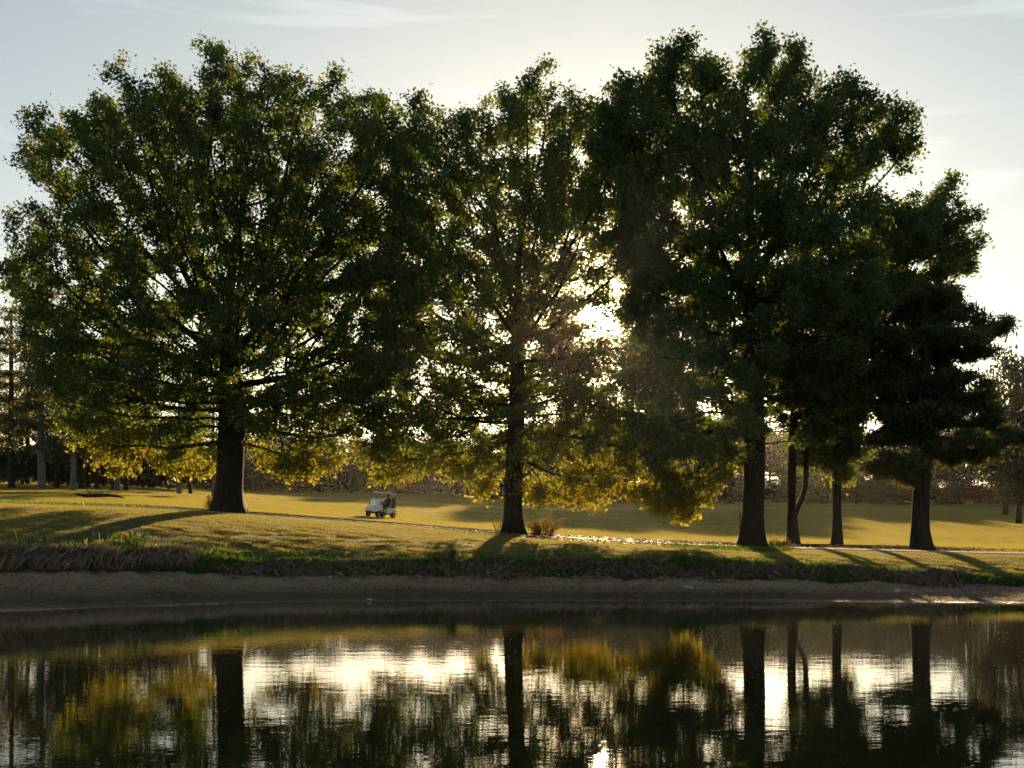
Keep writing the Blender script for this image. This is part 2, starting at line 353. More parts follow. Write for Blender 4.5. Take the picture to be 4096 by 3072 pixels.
# pond surface
def water_mat():
    m, n, l = newmat('pond_water')
    o = n.new('ShaderNodeOutputMaterial'); p = n.new('ShaderNodeBsdfPrincipled')
    p.inputs['Base Color'].default_value = (0.030, 0.028, 0.010, 1); p.inputs['Roughness'].default_value = 0.015; p.inputs['IOR'].default_value = 1.333
    p.inputs['Specular IOR Level'].default_value = 0.5
    geo = n.new('ShaderNodeNewGeometry')
    mp = n.new('ShaderNodeMapping'); mp.inputs['Scale'].default_value = (0.9, 1.6, 1)
    n1 = n.new('ShaderNodeTexNoise'); n1.inputs['Scale'].default_value = 1.3; n1.inputs['Detail'].default_value = 3; n1.inputs['Roughness'].default_value = 0.5
    n2 = n.new('ShaderNodeTexNoise'); n2.inputs['Scale'].default_value = 5.5; n2.inputs['Detail'].default_value = 2
    l.new(geo.outputs['Position'], mp.inputs['Vector']); l.new(mp.outputs[0], n1.inputs['Vector']); l.new(mp.outputs[0], n2.inputs['Vector'])
    b1 = n.new('ShaderNodeBump'); b1.inputs['Strength'].default_value = 1; b1.inputs['Distance'].default_value = 0.0016
    b2 = n.new('ShaderNodeBump'); b2.inputs['Strength'].default_value = 1; b2.inputs['Distance'].default_value = 0.0006
    l.new(n1.outputs['Fac'], b1.inputs['Height']); l.new(n2.outputs['Fac'], b2.inputs['Height']); l.new(b1.outputs['Normal'], b2.inputs['Normal'])
    l.new(b2.outputs['Normal'], p.inputs['Normal']); l.new(p.outputs[0], o.inputs[0])
    return m
px_ = np.linspace(-160, 160, 33); py_ = np.linspace(2, 62, 13)
wx, wy = np.meshgrid(px_, py_); i3 = np.arange(wx.size).reshape(wx.shape)
tag(link('pond_water', mesh_np('pond_water', np.stack([wx.ravel(), wy.ravel(), np.zeros(wx.size)], 1),
    np.stack([i3[:-1, :-1].ravel(), i3[:-1, 1:].ravel(), i3[1:, 1:].ravel(), i3[1:, :-1].ravel()], 1)), water_mat()), kind='structure')

# paths: a near cart path along the crest and a far one across the fairway
M_PATH = simple('pale_concrete', (0.42, 0.36, 0.30), 0.75, 0.3, noise=0.15, scale=2.0)
pu = np.linspace(-1500, 5600, 260)
def path_mesh(name, ynear, width, thick=0.025):
    vs, fs = [], []
    for k, u in enumerate(pu):
        y0 = ynear(u); y1 = y0+width
        ys = np.linspace(y0, y1, 6); xs = (u-2048)/F*ys
        z = ground(xs, ys)[0]
        col = [(xs[0], ys[0], z[0]-0.06)] + [(xs[j], ys[j], z[j]+thick) for j in range(6)] + [(xs[-1], ys[-1], z[-1]-0.06)]
        vs += col
        if k:
            a, b = (k-1)*8, k*8
            fs += [(a+j, b+j, b+j+1, a+j+1) for j in range(7)]
    return mesh_np(name, vs, fs)
tag(link('cart_path', path_mesh('cart_path', lambda u: float(smooth_interp(u, Y_PATH))+0.25, 1.7), M_PATH), kind='structure')
tag(link('far_cart_path', path_mesh('far_cart_path', lambda u: float(np.interp(u, [1800, 2200, 2700, 3000, 3500, 4100, 4600], [158, 154, 163, 172, 173, 160, 150])), 2.6), M_PATH), kind='structure')

# ------------------------------------------------------------------ trees
def poly_tools(poly):
    P = np.array(poly, float); Q = np.roll(P, -1, 0)
    def inside(pts):
        x, z = pts[:, 0:1], pts[:, 1:2]
        c = ((P[:, 1] > z) != (Q[:, 1] > z)) & (x < (Q[:, 0]-P[:, 0])*(z-P[:, 1])/(Q[:, 1]-P[:, 1]+1e-12)+P[:, 0])
        return c.sum(1) % 2 == 1
    def dist(pts):
        d = Q-P; L2 = (d**2).sum(1)+1e-12
        w = pts[:, None, :]-P[None]
        t = np.clip((w*d).sum(2)/L2, 0, 1)
        return np.sqrt(((w-t[..., None]*d)**2).sum(2)).min(1)
    return P, inside, dist

def crown_clusters(rng, poly, gap, thick, inset, holes=()):
    """centres of leaf masses filling the crown's volume; poly = side outline in metres round the trunk foot"""
    P, inside, dist = poly_tools(poly)
    lo, hi = P.min(0), P.max(0)
    cents = np.zeros((0, 3))
    # leaf masses along the outline first, so that the crown keeps its own uneven edge
    per = np.concatenate([P, P[:1]]); seg = np.diff(per, axis=0); L = np.sqrt((seg**2).sum(1)); cum = np.concatenate([[0], L.cumsum()])
    edge = []
    for s in np.arange(0, cum[-1], gap*0.48):
        k = min(np.searchsorted(cum, s, side='right')-1, len(seg)-1)
        p = per[k]+seg[k]*((s-cum[k])/max(L[k], 1e-6)); nrm = np.array([-seg[k][1], seg[k][0]])/max(L[k], 1e-6)
        for sg in (1, -1):
            q = p+nrm*sg*inset*rng.uniform(0.7, 1.3)
            if inside(q[None])[0]:
                edge.append((q[0], rng.normal(0, 0.9), q[1])); break
    cents = np.array(edge) if edge else cents
    nedge = len(cents)
    cand = rng.uniform([lo[0], -1, lo[1]], [hi[0], 1, hi[1]], (9000, 3))
    xz = cand[:, [0, 2]]; ok = inside(xz); cand = cand[ok]; d = dist(cand[:, [0, 2]])
    keep = d > inset*0.8; cand, d = cand[keep], d[keep]
    half = np.sqrt(np.maximum(2*thick*np.minimum(d, thick)-np.minimum(d, thick)**2, 0))
    # the crown thins towards its drooping lower edge
    Q_ = np.roll(P, -1, 0); xs_, zs_ = cand[:, 0:1], cand[:, 2:3]
    span = (P[:, 0] > xs_) != (Q_[:, 0] > xs_); zc = P[:, 1]+(Q_[:, 1]-P[:, 1])*(xs_-P[:, 0])/(Q_[:, 0]-P[:, 0]+1e-12)
    zb = np.where(span & (zc <= zs_), zc, -99).max(1); half = half*np.clip((cand[:, 2]-zb)/4.5, 0.30, 1)
    # shells carry more leaf than the shaded core
    s = np.sign(cand[:, 1])*np.abs(cand[:, 1])**0.65
    cand[:, 1] = s*half
    out = list(cents)
    arr = np.array(out) if out else np.zeros((0, 3))
    gaps = np.where(cand[:, 2]-zb < 4.0, gap*0.80, gap)
    for c, gap in zip(cand, gaps):
        bad = False
        for hx, hz, hr in holes:
            if (c[0]-hx)**2+(c[2]-hz)**2 < hr*hr: bad = True
        if bad: continue
        if len(arr) == 0 or ((arr-c)**2).sum(1).min() > gap*gap:
            arr = np.concatenate([arr, c[None]])
    return arr, nedge

def colonise(rng, att, trunk, step, kill, up=0.06, maxit=140, bole=0):
    nodes = [np.array(p, float) for p in trunk]; par = [-1]+list(range(len(trunk)-1))
    N = np.array(nodes)
    att = att.copy()
    d2 = ((att[:, None]-N[None])**2).sum(2); d2[:, :bole] = 1e9; near = d2.argmin(1); nd = d2.min(1)   # no limbs below the bole's top
    done = set()
    for it in range(maxit):
        if len(att) == 0: break
        d = att-N[near]; d /= np.linalg.norm(d, axis=1, keepdims=True)+1e-9
        acc = np.zeros_like(N); np.add.at(acc, near, d)
        act = np.unique(near)
        v = acc[act]; v /= np.linalg.norm(v, axis=1, keepdims=True)+1e-9
        v += rng.normal(0, 0.12, v.shape); v[:, 2] += up
        v /= np.linalg.norm(v, axis=1, keepdims=True)+1e-9
        new = N[act]+v*step
        ok = np.array([(int(a), tuple(np.round(p, 1))) not in done for a, p in zip(act, new)])
        for a, p in zip(act, new): done.add((int(a), tuple(np.round(p, 1))))
        # nodes that are stuck drop their attractors
        stuck = act[~ok]
        if len(stuck):
            k = ~np.isin(near, stuck); att, near, nd = att[k], near[k], nd[k]
        new, pa = new[ok], act[ok]
        if len(new) == 0: break
        base = len(N); N = np.concatenate([N, new]); par += [int(q) for q in pa]
        if len(att) == 0: break
        dn = ((att[:, None]-new[None])**2).sum(2); j = dn.argmin(1); dm = dn.min(1)
        b = dm < nd; near = np.where(b, base+j, near); nd = np.where(b, dm, nd)
        k = nd > kill*kill; att, near, nd = att[k], near[k], nd[k]
    return N, np.array(par)

def wood_mesh(name, N, par, r_trunk, flare=0.75, rmin=0.012, expo=2.1, big=16, rng=None):
    n = len(N); kids = [[] for _ in range(n)]
    for i in range(1, n): kids[par[i]].append(i)
    load = np.ones(n)
    for i in range(n-1, 0, -1): load[par[i]] += load[i]
    rad = np.maximum(r_trunk*(load/load[0])**(1/expo), rmin)
    hgt = N[:, 2]-N[0, 2]
    chains = []; stack = [(0, None)]
    while stack:
        i, p = stack.pop(); ch = ([p] if p is not None else [])+[i]
        while kids[i]:
            ks = sorted(kids[i], key=lambda q: -load[q])
            for q in ks[1:]: stack.append((q, i))
            i = ks[0]; ch.append(i)
        chains.append((ch, p is not None))
    V, Fc = [], []; vc = 0
    for ch, branch in chains:
        P = N[ch].copy(); r = rad[ch].copy()
        if branch: r[0] = min(r[0], r[1]*1.15)
        else:
            hh = hgt[ch]; r = r*(1+flare*np.exp(-hh/0.45)); P[0, 2] -= 0.5
        if len(P) > 3: P[1:-1] = 0.25*P[:-2]+0.5*P[1:-1]+0.25*P[2:]
        T = np.gradient(P, axis=0); T /= np.linalg.norm(T, axis=1, keepdims=True)+1e-9
        sides = big if r.max() > 0.22 else (7 if r.max() > 0.07 else (5 if r.max() > 0.03 else 3))
        ref = np.array([1.0, 0.2, 0]) if abs(T[0, 2]) > 0.7 else np.array([0.1, 0.2, 1.0])
        A = np.cross(T, ref); A /= np.linalg.norm(A, axis=1, keepdims=True)+1e-9; B = np.cross(T, A)
        q = np.arange(sides)*2*np.pi/sides
        rr = r[:, None]*np.ones(sides)
        if not branch:   # buttress roots and fluting low on the bole
            rr = rr*(1+(0.06+0.20*np.exp(-hgt[ch]/0.5))[:, None]*np.sin(q*5+1.1)[None]*0.8)
        ring = P[:, None]+rr[..., None]*(np.cos(q)[None, :, None]*A[:, None]+np.sin(q)[None, :, None]*B[:, None])
        m = len(P); V.append(ring.reshape(-1, 3))
        k = np.arange(m-1)[:, None]*sides; s0 = np.arange(sides)[None]; s1 = (np.arange(sides)+1)[None] % sides
        Fc.append(np.stack([k+s0, k+s1, k+sides+s1, k+sides+s0], 2).reshape(-1, 4)+vc); vc += m*sides
    return mesh_np(name, np.concatenate(V), np.concatenate(Fc), smooth=True), load

def leaves_mesh(name, rng, pos, size, aspect, tint, up=0.25, droop=0.0):
    n = len(pos)
    nr = rng.normal(0, 1, (n, 3)); nr[:, 2] += up*2; nr /= np.linalg.norm(nr, axis=1, keepdims=True)
    a = rng.normal(0, 1, (n, 3)); a[:, 2] -= droop; a -= nr*(a*nr).sum(1, keepdims=True); a /= np.linalg.norm(a, axis=1, keepdims=True)+1e-9
    b = np.cross(nr, a); L = (size*rng.uniform(0.5, 1.5, n))[:, None]; W = L*aspect
    v = np.stack([pos-a*L*0.5, pos+b*W*0.5+a*L*0.05, pos+a*L*0.5, pos-b*W*0.5+a*L*0.05], 1).reshape(-1, 3)
    f = np.arange(n*4).reshape(-1, 4)
    return mesh_np(name, v, f, {'tint': np.repeat(tint, 4)})

def big_tree(name, label, key, outline, r_trunk, bole, seed, leaf_n, leaf=0.165, aspect=0.6, gap=1.9, thick=7.0, inset=0.95,
             flat=1.0, mat=None, bark=None, lead=0.55, step=0.42, att_per=26, sig=0.68, droop=0.3, lean=(0, 0), fork=None, gold=0.0, holes=(), twig=6, leafsig=0.235, back=1.45, drop=1.15, cat='tree', group=None):
    """outline: the crown's edge in photo pixels, turned into metres at the trunk's own distance"""
    rng = np.random.default_rng(seed)
    px0, d = TREE[key]; base = TPOS[key]
    k = d/F; row0 = HOR-(base.z-CAMH)/k
    poly = [((x-px0)*k, (row0-y)*k) for x, y in outline]
    top0 = max(p[1] for p in poly)      # leaf sprays overshoot their twigs, so the twig outline sits inside the photo's
    poly = [(x-0.15*math.copysign(min(1, abs(x)/6), x), z-drop*min(1, max(0, (z-0.35*top0)/(0.65*top0)))) for x, z in poly]
    hol = [((x-px0)*k, (row0-y)*k, r*k) for x, y, r in holes]
    cents, nedge = crown_clusters(rng, poly, gap, thick, inset, hol)
    nC = len(cents)
    csize = rng.uniform(0.7, 1.2, nC); csize[:nedge] *= 0.72
    att = np.repeat(cents, att_per, 0)+rng.normal(0, 1, (nC*att_per, 3))*np.array([sig, sig, sig*flat])*np.repeat(csize, att_per)[:, None]
    att = att[att[:, 2] > 1.1]
    top = max(p[1] for p in poly)
    th = np.arange(0, max(bole, top*lead), step)
    trunk = np.stack([lean[0]*th+0.10*np.sin(th*0.5+seed), lean[1]*th+0.08*np.sin(th*0.4+2*seed), th], 1); trunk[0, :2] = 0
    if fork is not None:     # the trunk splits low into two stems
        att = att[att[:, 2] > 3]
    N, par = colonise(rng, att, trunk, step, 0.62, bole=int(bole/step))
    if fork is not None:
        h0, dx = fork
        i0 = int(h0/step); ext = []
        hs = np.arange(0, 5.5, step)+step
        fk = np.stack([trunk[i0, 0]+dx*np.minimum(1, (hs/1.1))**0.8+0.03*hs, np.full(len(hs), trunk[i0, 1]), h0+hs*1.0], 1)
        b = len(N); N = np.concatenate([N, fk]); par = np.concatenate([par, [i0]+list(range(b, b+len(hs)-1))])
        # second stem carries a share of the crown: give it weight through extra twig nodes
        tip = N[-1]; tw = tip+rng.normal(0, 0.9, (260, 3))+np.array([0.2, 0, 1.2])
        N = np.concatenate([N, tw]); par = np.concatenate([par, np.full(260, b+len(hs)-1)])
    wood, load = wood_mesh(name+'_wood', N, par, r_trunk)
    tw = np.where((load <= twig) & (np.arange(len(N)) >= len(trunk)))[0]
    # leaves cling to the twigs in sprays
    pick = rng.choice(tw, leaf_n); t = rng.uniform(0, 1, (leaf_n, 1))
    pos = N[pick]*t+N[par[pick]]*(1-t)+rng.normal(0, leafsig, (leaf_n, 3))*np.array([1, 1, 0.85*flat**0.5])
    ctint = rng.normal(0.21+gold, 0.16, len(N))[pick]
    nearest = ((pos[::40, None]-cents[None])**2).sum(2).argmin(1)
    tint = np.clip(ctint*0.6+rng.normal(0.21+gold, 0.20, leaf_n)*0.4+np.where(rng.uniform(0, 1, leaf_n) < 0.05, 0.4, 0), 0, 1)
    tint = np.clip(tint+0.52*np.clip(1-(pos[:, 2]-1.5)/3.4, 0, 1), 0, 1)      # sunlit gold of the drooping lower fringe painted into the leaf tint
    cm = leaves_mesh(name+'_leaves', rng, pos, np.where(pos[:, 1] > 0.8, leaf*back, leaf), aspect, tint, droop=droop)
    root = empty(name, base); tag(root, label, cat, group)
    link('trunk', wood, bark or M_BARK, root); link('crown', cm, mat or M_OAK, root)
    return root

def dsp(*pts): return [(x*4096/2212, y*4096/2212) for x, y in pts]     # outline points read off the 2212 px view
O1 = dsp((-20, 600), (30, 560), (60, 530), (25, 487), (70, 483), (115, 455), (70, 410), (50, 330), (58, 250), (95, 225), (180, 182), (235, 180), (270, 175), (320, 138), (385, 138), (430, 160),
         (450, 112), (540, 105), (575, 130), (640, 138), (700, 155), (745, 175), (790, 150), (840, 185), (870, 215), (910, 290), (930, 420), (945, 600), (930, 720), (900, 840), (840, 900), (770, 960),
         (700, 1040), (620, 1060), (570, 1010), (535, 985), (480, 950), (470, 1025), (410, 990), (375, 1040), (310, 1010), (250, 1020), (190, 1010), (140, 950), (95, 920), (75, 760), (30, 650))
O2 = dsp((850, 330), (870, 230), (905, 200), (935, 225), (960, 235), (1000, 220), (1015, 190), (1045, 235), (1068, 215), (1075, 162), (1130, 155), (1165, 165), (1190, 195), (1215, 180), (1245, 215), (1275, 175), (1310, 165), (1350, 185), (1385, 240),
         (1390, 350), (1420, 520), (1430, 760), (1450, 900), (1460, 1010), (1440, 1110), (1390, 1110), (1340, 1060), (1265, 1125), (1235, 1080), (1165, 1115), (1130, 1060), (1090, 1020), (1040, 1095), (1000, 1040), (950, 1030), (880, 1070), (815, 1045), (765, 985), (760, 850), (790, 700), (820, 500))
O3 = dsp((1290, 185), (1330, 170), (1370, 165), (1385, 105), (1420, 70), (1465, 85), (1495, 58), (1535, 100), (1560, 150), (1580, 110), (1605, 160), (1625, 130), (1630, 90), (1690, 65), (1750, 80), (1765, 145), (1795, 125), (1835, 150), (1860, 140), (1880, 190), (1920, 205), (1975, 225),
         (1965, 262), (1935, 300), (1905, 330), (1920, 400), (1915, 520), (1890, 700), (1850, 880), (1790, 950), (1720, 920), (1660, 940), (1600, 1000), (1560, 1080), (1500, 1120), (1440, 1130), (1390, 1090), (1380, 900), (1360, 760), (1330, 600), (1320, 450), (1310, 320), (1290, 260))
O4 = dsp((1620, 560), (1700, 520), (1800, 540), (1880, 640), (1890, 800), (1830, 900), (1780, 950), (1720, 930), (1660, 900), (1600, 860), (1590, 700))
O5 = dsp((1880, 420), (1920, 400), (1985, 385), (2000, 350), (2030, 375), (2070, 390), (2075, 440), (2100, 460), (2090, 505), (2135, 515), (2110, 560), (2060, 580), (2040, 680), (1980, 800), (1930, 870), (1890, 900), (1880, 960), (1845, 1000), (1800, 1035), (1755, 1000), (1700, 950), (1740, 900), (1790, 800), (1830, 600))
O6 = dsp((1960, 560), (2010, 540), (2080, 585), (2095, 640), (2135, 640), (2165, 662), (2140, 700), (2140, 760), (2105, 790), (2140, 880), (2195, 930), (2190, 985), (2120, 1020), (2060, 1030), (2020, 1010), (1985, 1000), (1960, 1045), (1915, 1075), (1895, 1040), (1905, 990), (1880, 930), (1900, 800), (1920, 660))

SUNGAP = ((2370, 1235, 95), (2440, 1295, 85), (2385, 1340, 60), (2510, 1265, 70))      # the opening the low sun shines through
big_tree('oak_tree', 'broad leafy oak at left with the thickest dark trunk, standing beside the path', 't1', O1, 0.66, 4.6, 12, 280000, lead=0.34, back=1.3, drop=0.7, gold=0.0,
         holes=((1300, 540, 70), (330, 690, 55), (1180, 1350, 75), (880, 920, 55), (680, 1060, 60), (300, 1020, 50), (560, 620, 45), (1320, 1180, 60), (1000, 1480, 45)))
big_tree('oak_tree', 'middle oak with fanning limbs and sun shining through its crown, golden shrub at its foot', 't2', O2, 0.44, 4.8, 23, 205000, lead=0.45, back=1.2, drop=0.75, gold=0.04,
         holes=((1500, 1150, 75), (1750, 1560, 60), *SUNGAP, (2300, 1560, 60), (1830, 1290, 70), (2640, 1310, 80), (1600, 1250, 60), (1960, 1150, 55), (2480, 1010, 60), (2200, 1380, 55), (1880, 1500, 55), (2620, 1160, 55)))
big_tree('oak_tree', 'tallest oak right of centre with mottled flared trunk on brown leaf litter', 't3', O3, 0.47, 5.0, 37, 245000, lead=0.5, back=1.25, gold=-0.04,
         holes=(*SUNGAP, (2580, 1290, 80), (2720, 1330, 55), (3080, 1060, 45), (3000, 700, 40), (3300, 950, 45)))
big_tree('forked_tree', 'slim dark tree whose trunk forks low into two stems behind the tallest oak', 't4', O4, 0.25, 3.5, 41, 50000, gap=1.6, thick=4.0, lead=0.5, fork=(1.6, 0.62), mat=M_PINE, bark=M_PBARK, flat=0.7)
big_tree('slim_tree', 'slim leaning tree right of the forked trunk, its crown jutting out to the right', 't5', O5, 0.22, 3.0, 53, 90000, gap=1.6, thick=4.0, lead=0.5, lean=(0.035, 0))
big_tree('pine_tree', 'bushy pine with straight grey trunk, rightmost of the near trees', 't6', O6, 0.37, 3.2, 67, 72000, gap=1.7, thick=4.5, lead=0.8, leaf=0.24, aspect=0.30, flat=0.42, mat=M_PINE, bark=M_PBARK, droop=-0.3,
         holes=((3600, 1480, 60), (3770, 1640, 55), (3540, 1740, 60), (3810, 1380, 45), (3680, 1250, 45)))

# ------------------------------------------------------------------ trees and thicket farther back
def far_tree_meshes(kind, seed):
    rng = np.random.default_rng(seed)
    nodes = [np.array([0, 0, 0.])]; par = [-1]; pos = []
    def limb(i0, tgt, n, sag=0.0):
        a = nodes[i0]; k = i0
        for j in range(1, n+1):
            t = j/n; p = a*(1-t)+tgt*t+rng.normal(0, 0.08, 3); p[2] -= sag*math.sin(math.pi*t)
            nodes.append(p); par.append(k); k = len(nodes)-1
        return k
    if kind == 'pine':
        H = 15.0; hs = np.arange(0.5, H+0.1, 0.5); stem = []
        for h in hs:
            nodes.append(np.array([0.10*math.sin(h*.5+seed), 0.08*math.sin(h*.37+seed*2), h])); par.append(len(nodes)-2); stem.append(len(nodes)-1)
        h = 3.2
        while h < H-0.3:
            t = (h-3.2)/(H-3.2); reach = (3.3*(1-t)**0.75+0.5)*rng.uniform(0.7, 1.1)
            if t < 0.15: reach *= rng.uniform(0.5, 1.0)
            for q in range(int(rng.integers(3, 5))):
                an = rng.uniform(0, 2*math.pi); rr = reach*rng.uniform(0.6, 1.1)
                tip = np.array([math.cos(an)*rr, math.sin(an)*rr, h+rr*rng.uniform(-0.12, 0.30)])
                k = limb(stem[min(int(h/0.5)-1, len(stem)-1)], tip, 4, -0.1)
                m = int(70*rr)
                tt_ = rng.uniform(0.3, 1.08, m)[:, None]
                b = nodes[stem[min(int(h/0.5)-1, len(stem)-1)]]
                w = 0.16+0.32*tt_
                pos.append(b*(1-tt_)+tip*tt_+rng.normal(0, 1, (m, 3))*np.concatenate([w, w, w*0.45], 1))
            h += rng.uniform(0.6, 1.15)
        leaf, asp, rt = 0.36, 0.28, 0.24
    elif kind == 'leafy':
        H = 9.0; hs = np.arange(0.45, 3.6, 0.45)
        for h in hs: nodes.append(np.array([0.12*math.sin(h+seed), 0.1*math.sin(h*.8+seed), h])); par.append(len(nodes)-2)
        top = len(nodes)-1
        for q in range(46):
            v = rng.normal(0, 1, 3); v /= np.linalg.norm(v); r = rng.uniform(0.55, 1.0)
            tip = np.array([v[0]*3.3*r, v[1]*3.3*r, 5.2+v[2]*3.6*r])
            if tip[2] < 1.9: tip[2] = 1.9+rng.uniform(0, .5)
            limb(max(1, top-int(rng.integers(0, 4))), tip, 5, 0.15)
            m = 190; pos.append(tip+rng.normal(0, 0.62*rng.uniform(0.7, 1.2), (m, 3))*np.array([1, 1, 0.75]))
        leaf, asp, rt = 0.30, 0.6, 0.19
    else:   # bush
        for q in range(16):
            an = rng.uniform(0, 6.28); rr = rng.uniform(0.2, 1.9); hh = (2.7-0.55*rr)*rng.uniform(0.35, 1.0)
            tip = np.array([math.cos(an)*rr, math.sin(an)*rr*0.8, hh]); limb(0, tip, 3)
            m = 260; pos.append(tip+rng.normal(0, 0.46, (m, 3))*np.array([1, 1, 0.8]))
        leaf, asp, rt = 0.26, 0.6, 0.06
    N = np.array(nodes); pr = np.array(par)
    wood, load = wood_mesh(kind+'_wood', N, pr, rt, flare=0.35, big=9)
    P = np.concatenate(pos); tint = np.clip(np.concatenate([np.full(len(q), rng.normal(0.35, 0.22)) for q in pos])+rng.normal(0, 0.1, len(P)), 0, 1)
    kp = P[:, 2] > 0.15; P, tint = P[kp], tint[kp]
    lv = leaves_mesh(kind+'_leaves', rng, P, leaf, asp, tint, droop=0.2)
    return wood, lv
FARM = {}
for kind, seeds in (('pine', (1, 2, 3, 4)), ('leafy', (5, 6, 7)), ('bush', (8, 9, 10))):
    FARM[kind] = [far_tree_meshes(kind, s) for s in seeds]
def far_tree(kind, var, px, y, height, label, group, name, mat=None, bark=None, wide=1.0, rz=0.0, cat='tree'):
    wood, lv = FARM[kind][var % len(FARM[kind])]
    h0 = {'pine': 15.0, 'leafy': 9.0, 'bush': 2.7}[kind]; s = height/h0
    p = at_px(px, y); r = empty(name, p, rz); r.scale = (s*wide, s*wide, s)
    a = bpy.data.objects.new('trunk', wood); b = bpy.data.objects.new('crown', lv)
    for o, m in ((a, bark or M_PBARK), (b, mat or (M_PINE if kind == 'pine' else M_FAR))):
        COL.objects.link(o); o.parent = r
        if not o.data.materials: o.data.materials.append(m)
        if o.data.materials[0] is not m:
            o.material_slots[0].link = 'OBJECT'; o.material_slots[0].material = m
    tag(r, label, cat, group)
    return r
rr_ = random.Random(5)
# pine grove on the left: each stem seen under the big oak's branches, left to right
ORD = ['first', 'second', 'third', 'fourth', 'fifth', 'sixth', 'seventh', 'eighth', 'ninth', 'tenth', 'eleventh', 'twelfth', 'thirteenth']
GROVE = [(46, 122, 16, 0), (168, 116, 18, 1), (228, 124, 12, 0), (292, 112, 15, 1), (326, 126, 13, 0), (347, 128, 13, 0), (388, 126, 12, 0),
         (452, 121, 13, 0), (470, 116, 15, 1), (506, 122, 13, 0), (716, 122, 12, 1), (764, 132, 10, 0), (853, 121, 11, 1)]
for i, (px, y, h, grey) in enumerate(GROVE):
    far_tree('pine', i, px, y, h, '%s pine trunk from the left edge in the left grove, %s bark' % (ORD[i], 'pale grey' if grey else 'dark brown'),
             'pines of the left grove', 'pine_tree', bark=M_GBARK if grey else M_PBARK, wide=rr_.uniform(0.9, 1.15), rz=rr_.uniform(0, 6))
for i, (px, y, h) in enumerate([(-120, 128, 16), (-40, 140, 14), (110, 150, 13), (250, 152, 12), (420, 150, 11), (600, 150, 10)]):
    far_tree('pine', i+2, px, y, h, '%s dim pine from left in the second row of the left grove' % ORD[i], 'second row of the left grove', 'pine_tree', wide=1.2, rz=rr_.uniform(0, 6))
# low wood behind the fairway: leafy trees and pines, small in the photo
BACK = [(700, 205, 7.0, 'leafy'), (810, 215, 6.0, 'leafy'), (930, 222, 6.5, 'leafy'), (1020, 205, 7.0, 'pine'), (1110, 212, 7.5, 'leafy'), (1190, 205, 6.5, 'leafy'), (1270, 216, 8.0, 'pine'),
        (1340, 226, 5.0, 'leafy'), (1420, 222, 6.0, 'leafy'), (1500, 212, 6.0, 'leafy'), (1584, 200, 7.5, 'leafy'), (1680, 214, 6.5, 'leafy'), (1760, 210, 7.0, 'leafy'), (1820, 206, 7.0, 'leafy'), (1920, 214, 7.5, 'leafy'),
        (2010, 216, 7.0, 'pine'), (2130, 210, 11.0, 'leafy'), (2260, 214, 12.0, 'leafy'), (2380, 212, 12.0, 'leafy'), (2500, 208, 12.5, 'leafy'), (2620, 214, 13.0, 'leafy'), (2750, 210, 13.0, 'leafy'), (2880, 212, 12.0, 'leafy'),
        (3080, 214, 10.0, 'pine'), (3180, 210, 9.5, 'leafy'), (3300, 214, 10.0, 'leafy'), (3430, 212, 9.0, 'leafy'), (3560, 210, 9.5, 'leafy'), (3700, 214, 9.0, 'leafy'), (3830, 212, 10.0, 'leafy'), (3990, 208, 11.0, 'pine'), (4170, 206, 11.0, 'leafy'), (4330, 208, 12.0, 'leafy')]
def zone(px):
    return ('left of the golf cart' if px < 1400 else 'between golf cart and middle oak' if px < 2000 else 'between middle and tallest oaks' if px < 2960 else 'right of the tallest oak')
ZC = {}
def nth(kind, z):
    ZC[(kind, z)] = ZC.get((kind, z), 0)+1
    return (ORD+['fourteenth', 'fifteenth', 'sixteenth'])[ZC[(kind, z)]-1]
for i, (px, y, h, kd) in enumerate(BACK):
    where = 'left of the golf cart' if px < 1400 else ('between the golf cart and the middle oak' if px < 2000 else ('between the middle oak and the tallest oak' if px < 2960 else 'to the right of the tallest oak'))
    far_tree(kd, i, px, y, h, '%s distant %s from left at the fairway edge, %s' % (nth(kd, zone(px)), 'pine' if kd == 'pine' else 'leafy tree', zone(px)), 'distant %s %s' % ('pines' if kd == 'pine' else 'leafy trees', where),
             'pine_tree' if kd == 'pine' else 'leafy_tree', wide=rr_.uniform(1.0, 1.35), rz=rr_.uniform(0, 6))
for i, (px, y, h) in enumerate([(980, 250, 9), (1130, 255, 10), (1290, 250, 9), (1450, 262, 8), (1600, 255, 9), (1750, 250, 9), (1900, 262, 9), (2060, 255, 9), (2220, 250, 9), (2380, 258, 10), (2540, 252, 11), (2700, 258, 12), (2860, 250, 12), (3030, 258, 12), (3200, 250, 12), (3370, 256, 11), (3540, 250, 12), (3710, 256, 12), (3880, 252, 12), (4050, 258, 13), (4220, 250, 13)]):
    far_tree('leafy', i, px, y, h, '%s faint tree from left on the rise, %s' % (nth('rise', zone(px)), zone(px)), 'trees on the rise behind the fairway', 'leafy_tree', wide=rr_.uniform(1.1, 1.4), rz=rr_.uniform(0, 6))
for i in range(44):
    px = -100+i*100+rr_.uniform(-30, 30)
    if 30 < px < 700: y = rr_.uniform(140, 150)
    else: y = rr_.uniform(196, 203) if px > 900 else rr_.uniform(170, 195)
    where = 'in the left grove' if px < 700 else ('left of the golf cart' if px < 1400 else ('between the golf cart and the middle oak' if px < 2000 else ('between the middle oak and the tallest oak' if px < 2960 else 'to the right of the tallest oak')))
    red = i == 40
    far_tree('bush', i, px, y, rr_.uniform(2.6, 4.4), '%s dark bush from left under the distant trees, %s' % (nth('bush', where if px < 700 else zone(px)), where if px < 700 else zone(px)) if not red else 'small red-leaved bush at the foot of the distant trees on the right',
             'bushes %s' % where if not red else None, 'bush' , mat=M_RED if red else None, wide=rr_.uniform(1.1, 1.7), rz=rr_.uniform(0, 6), cat='bush')
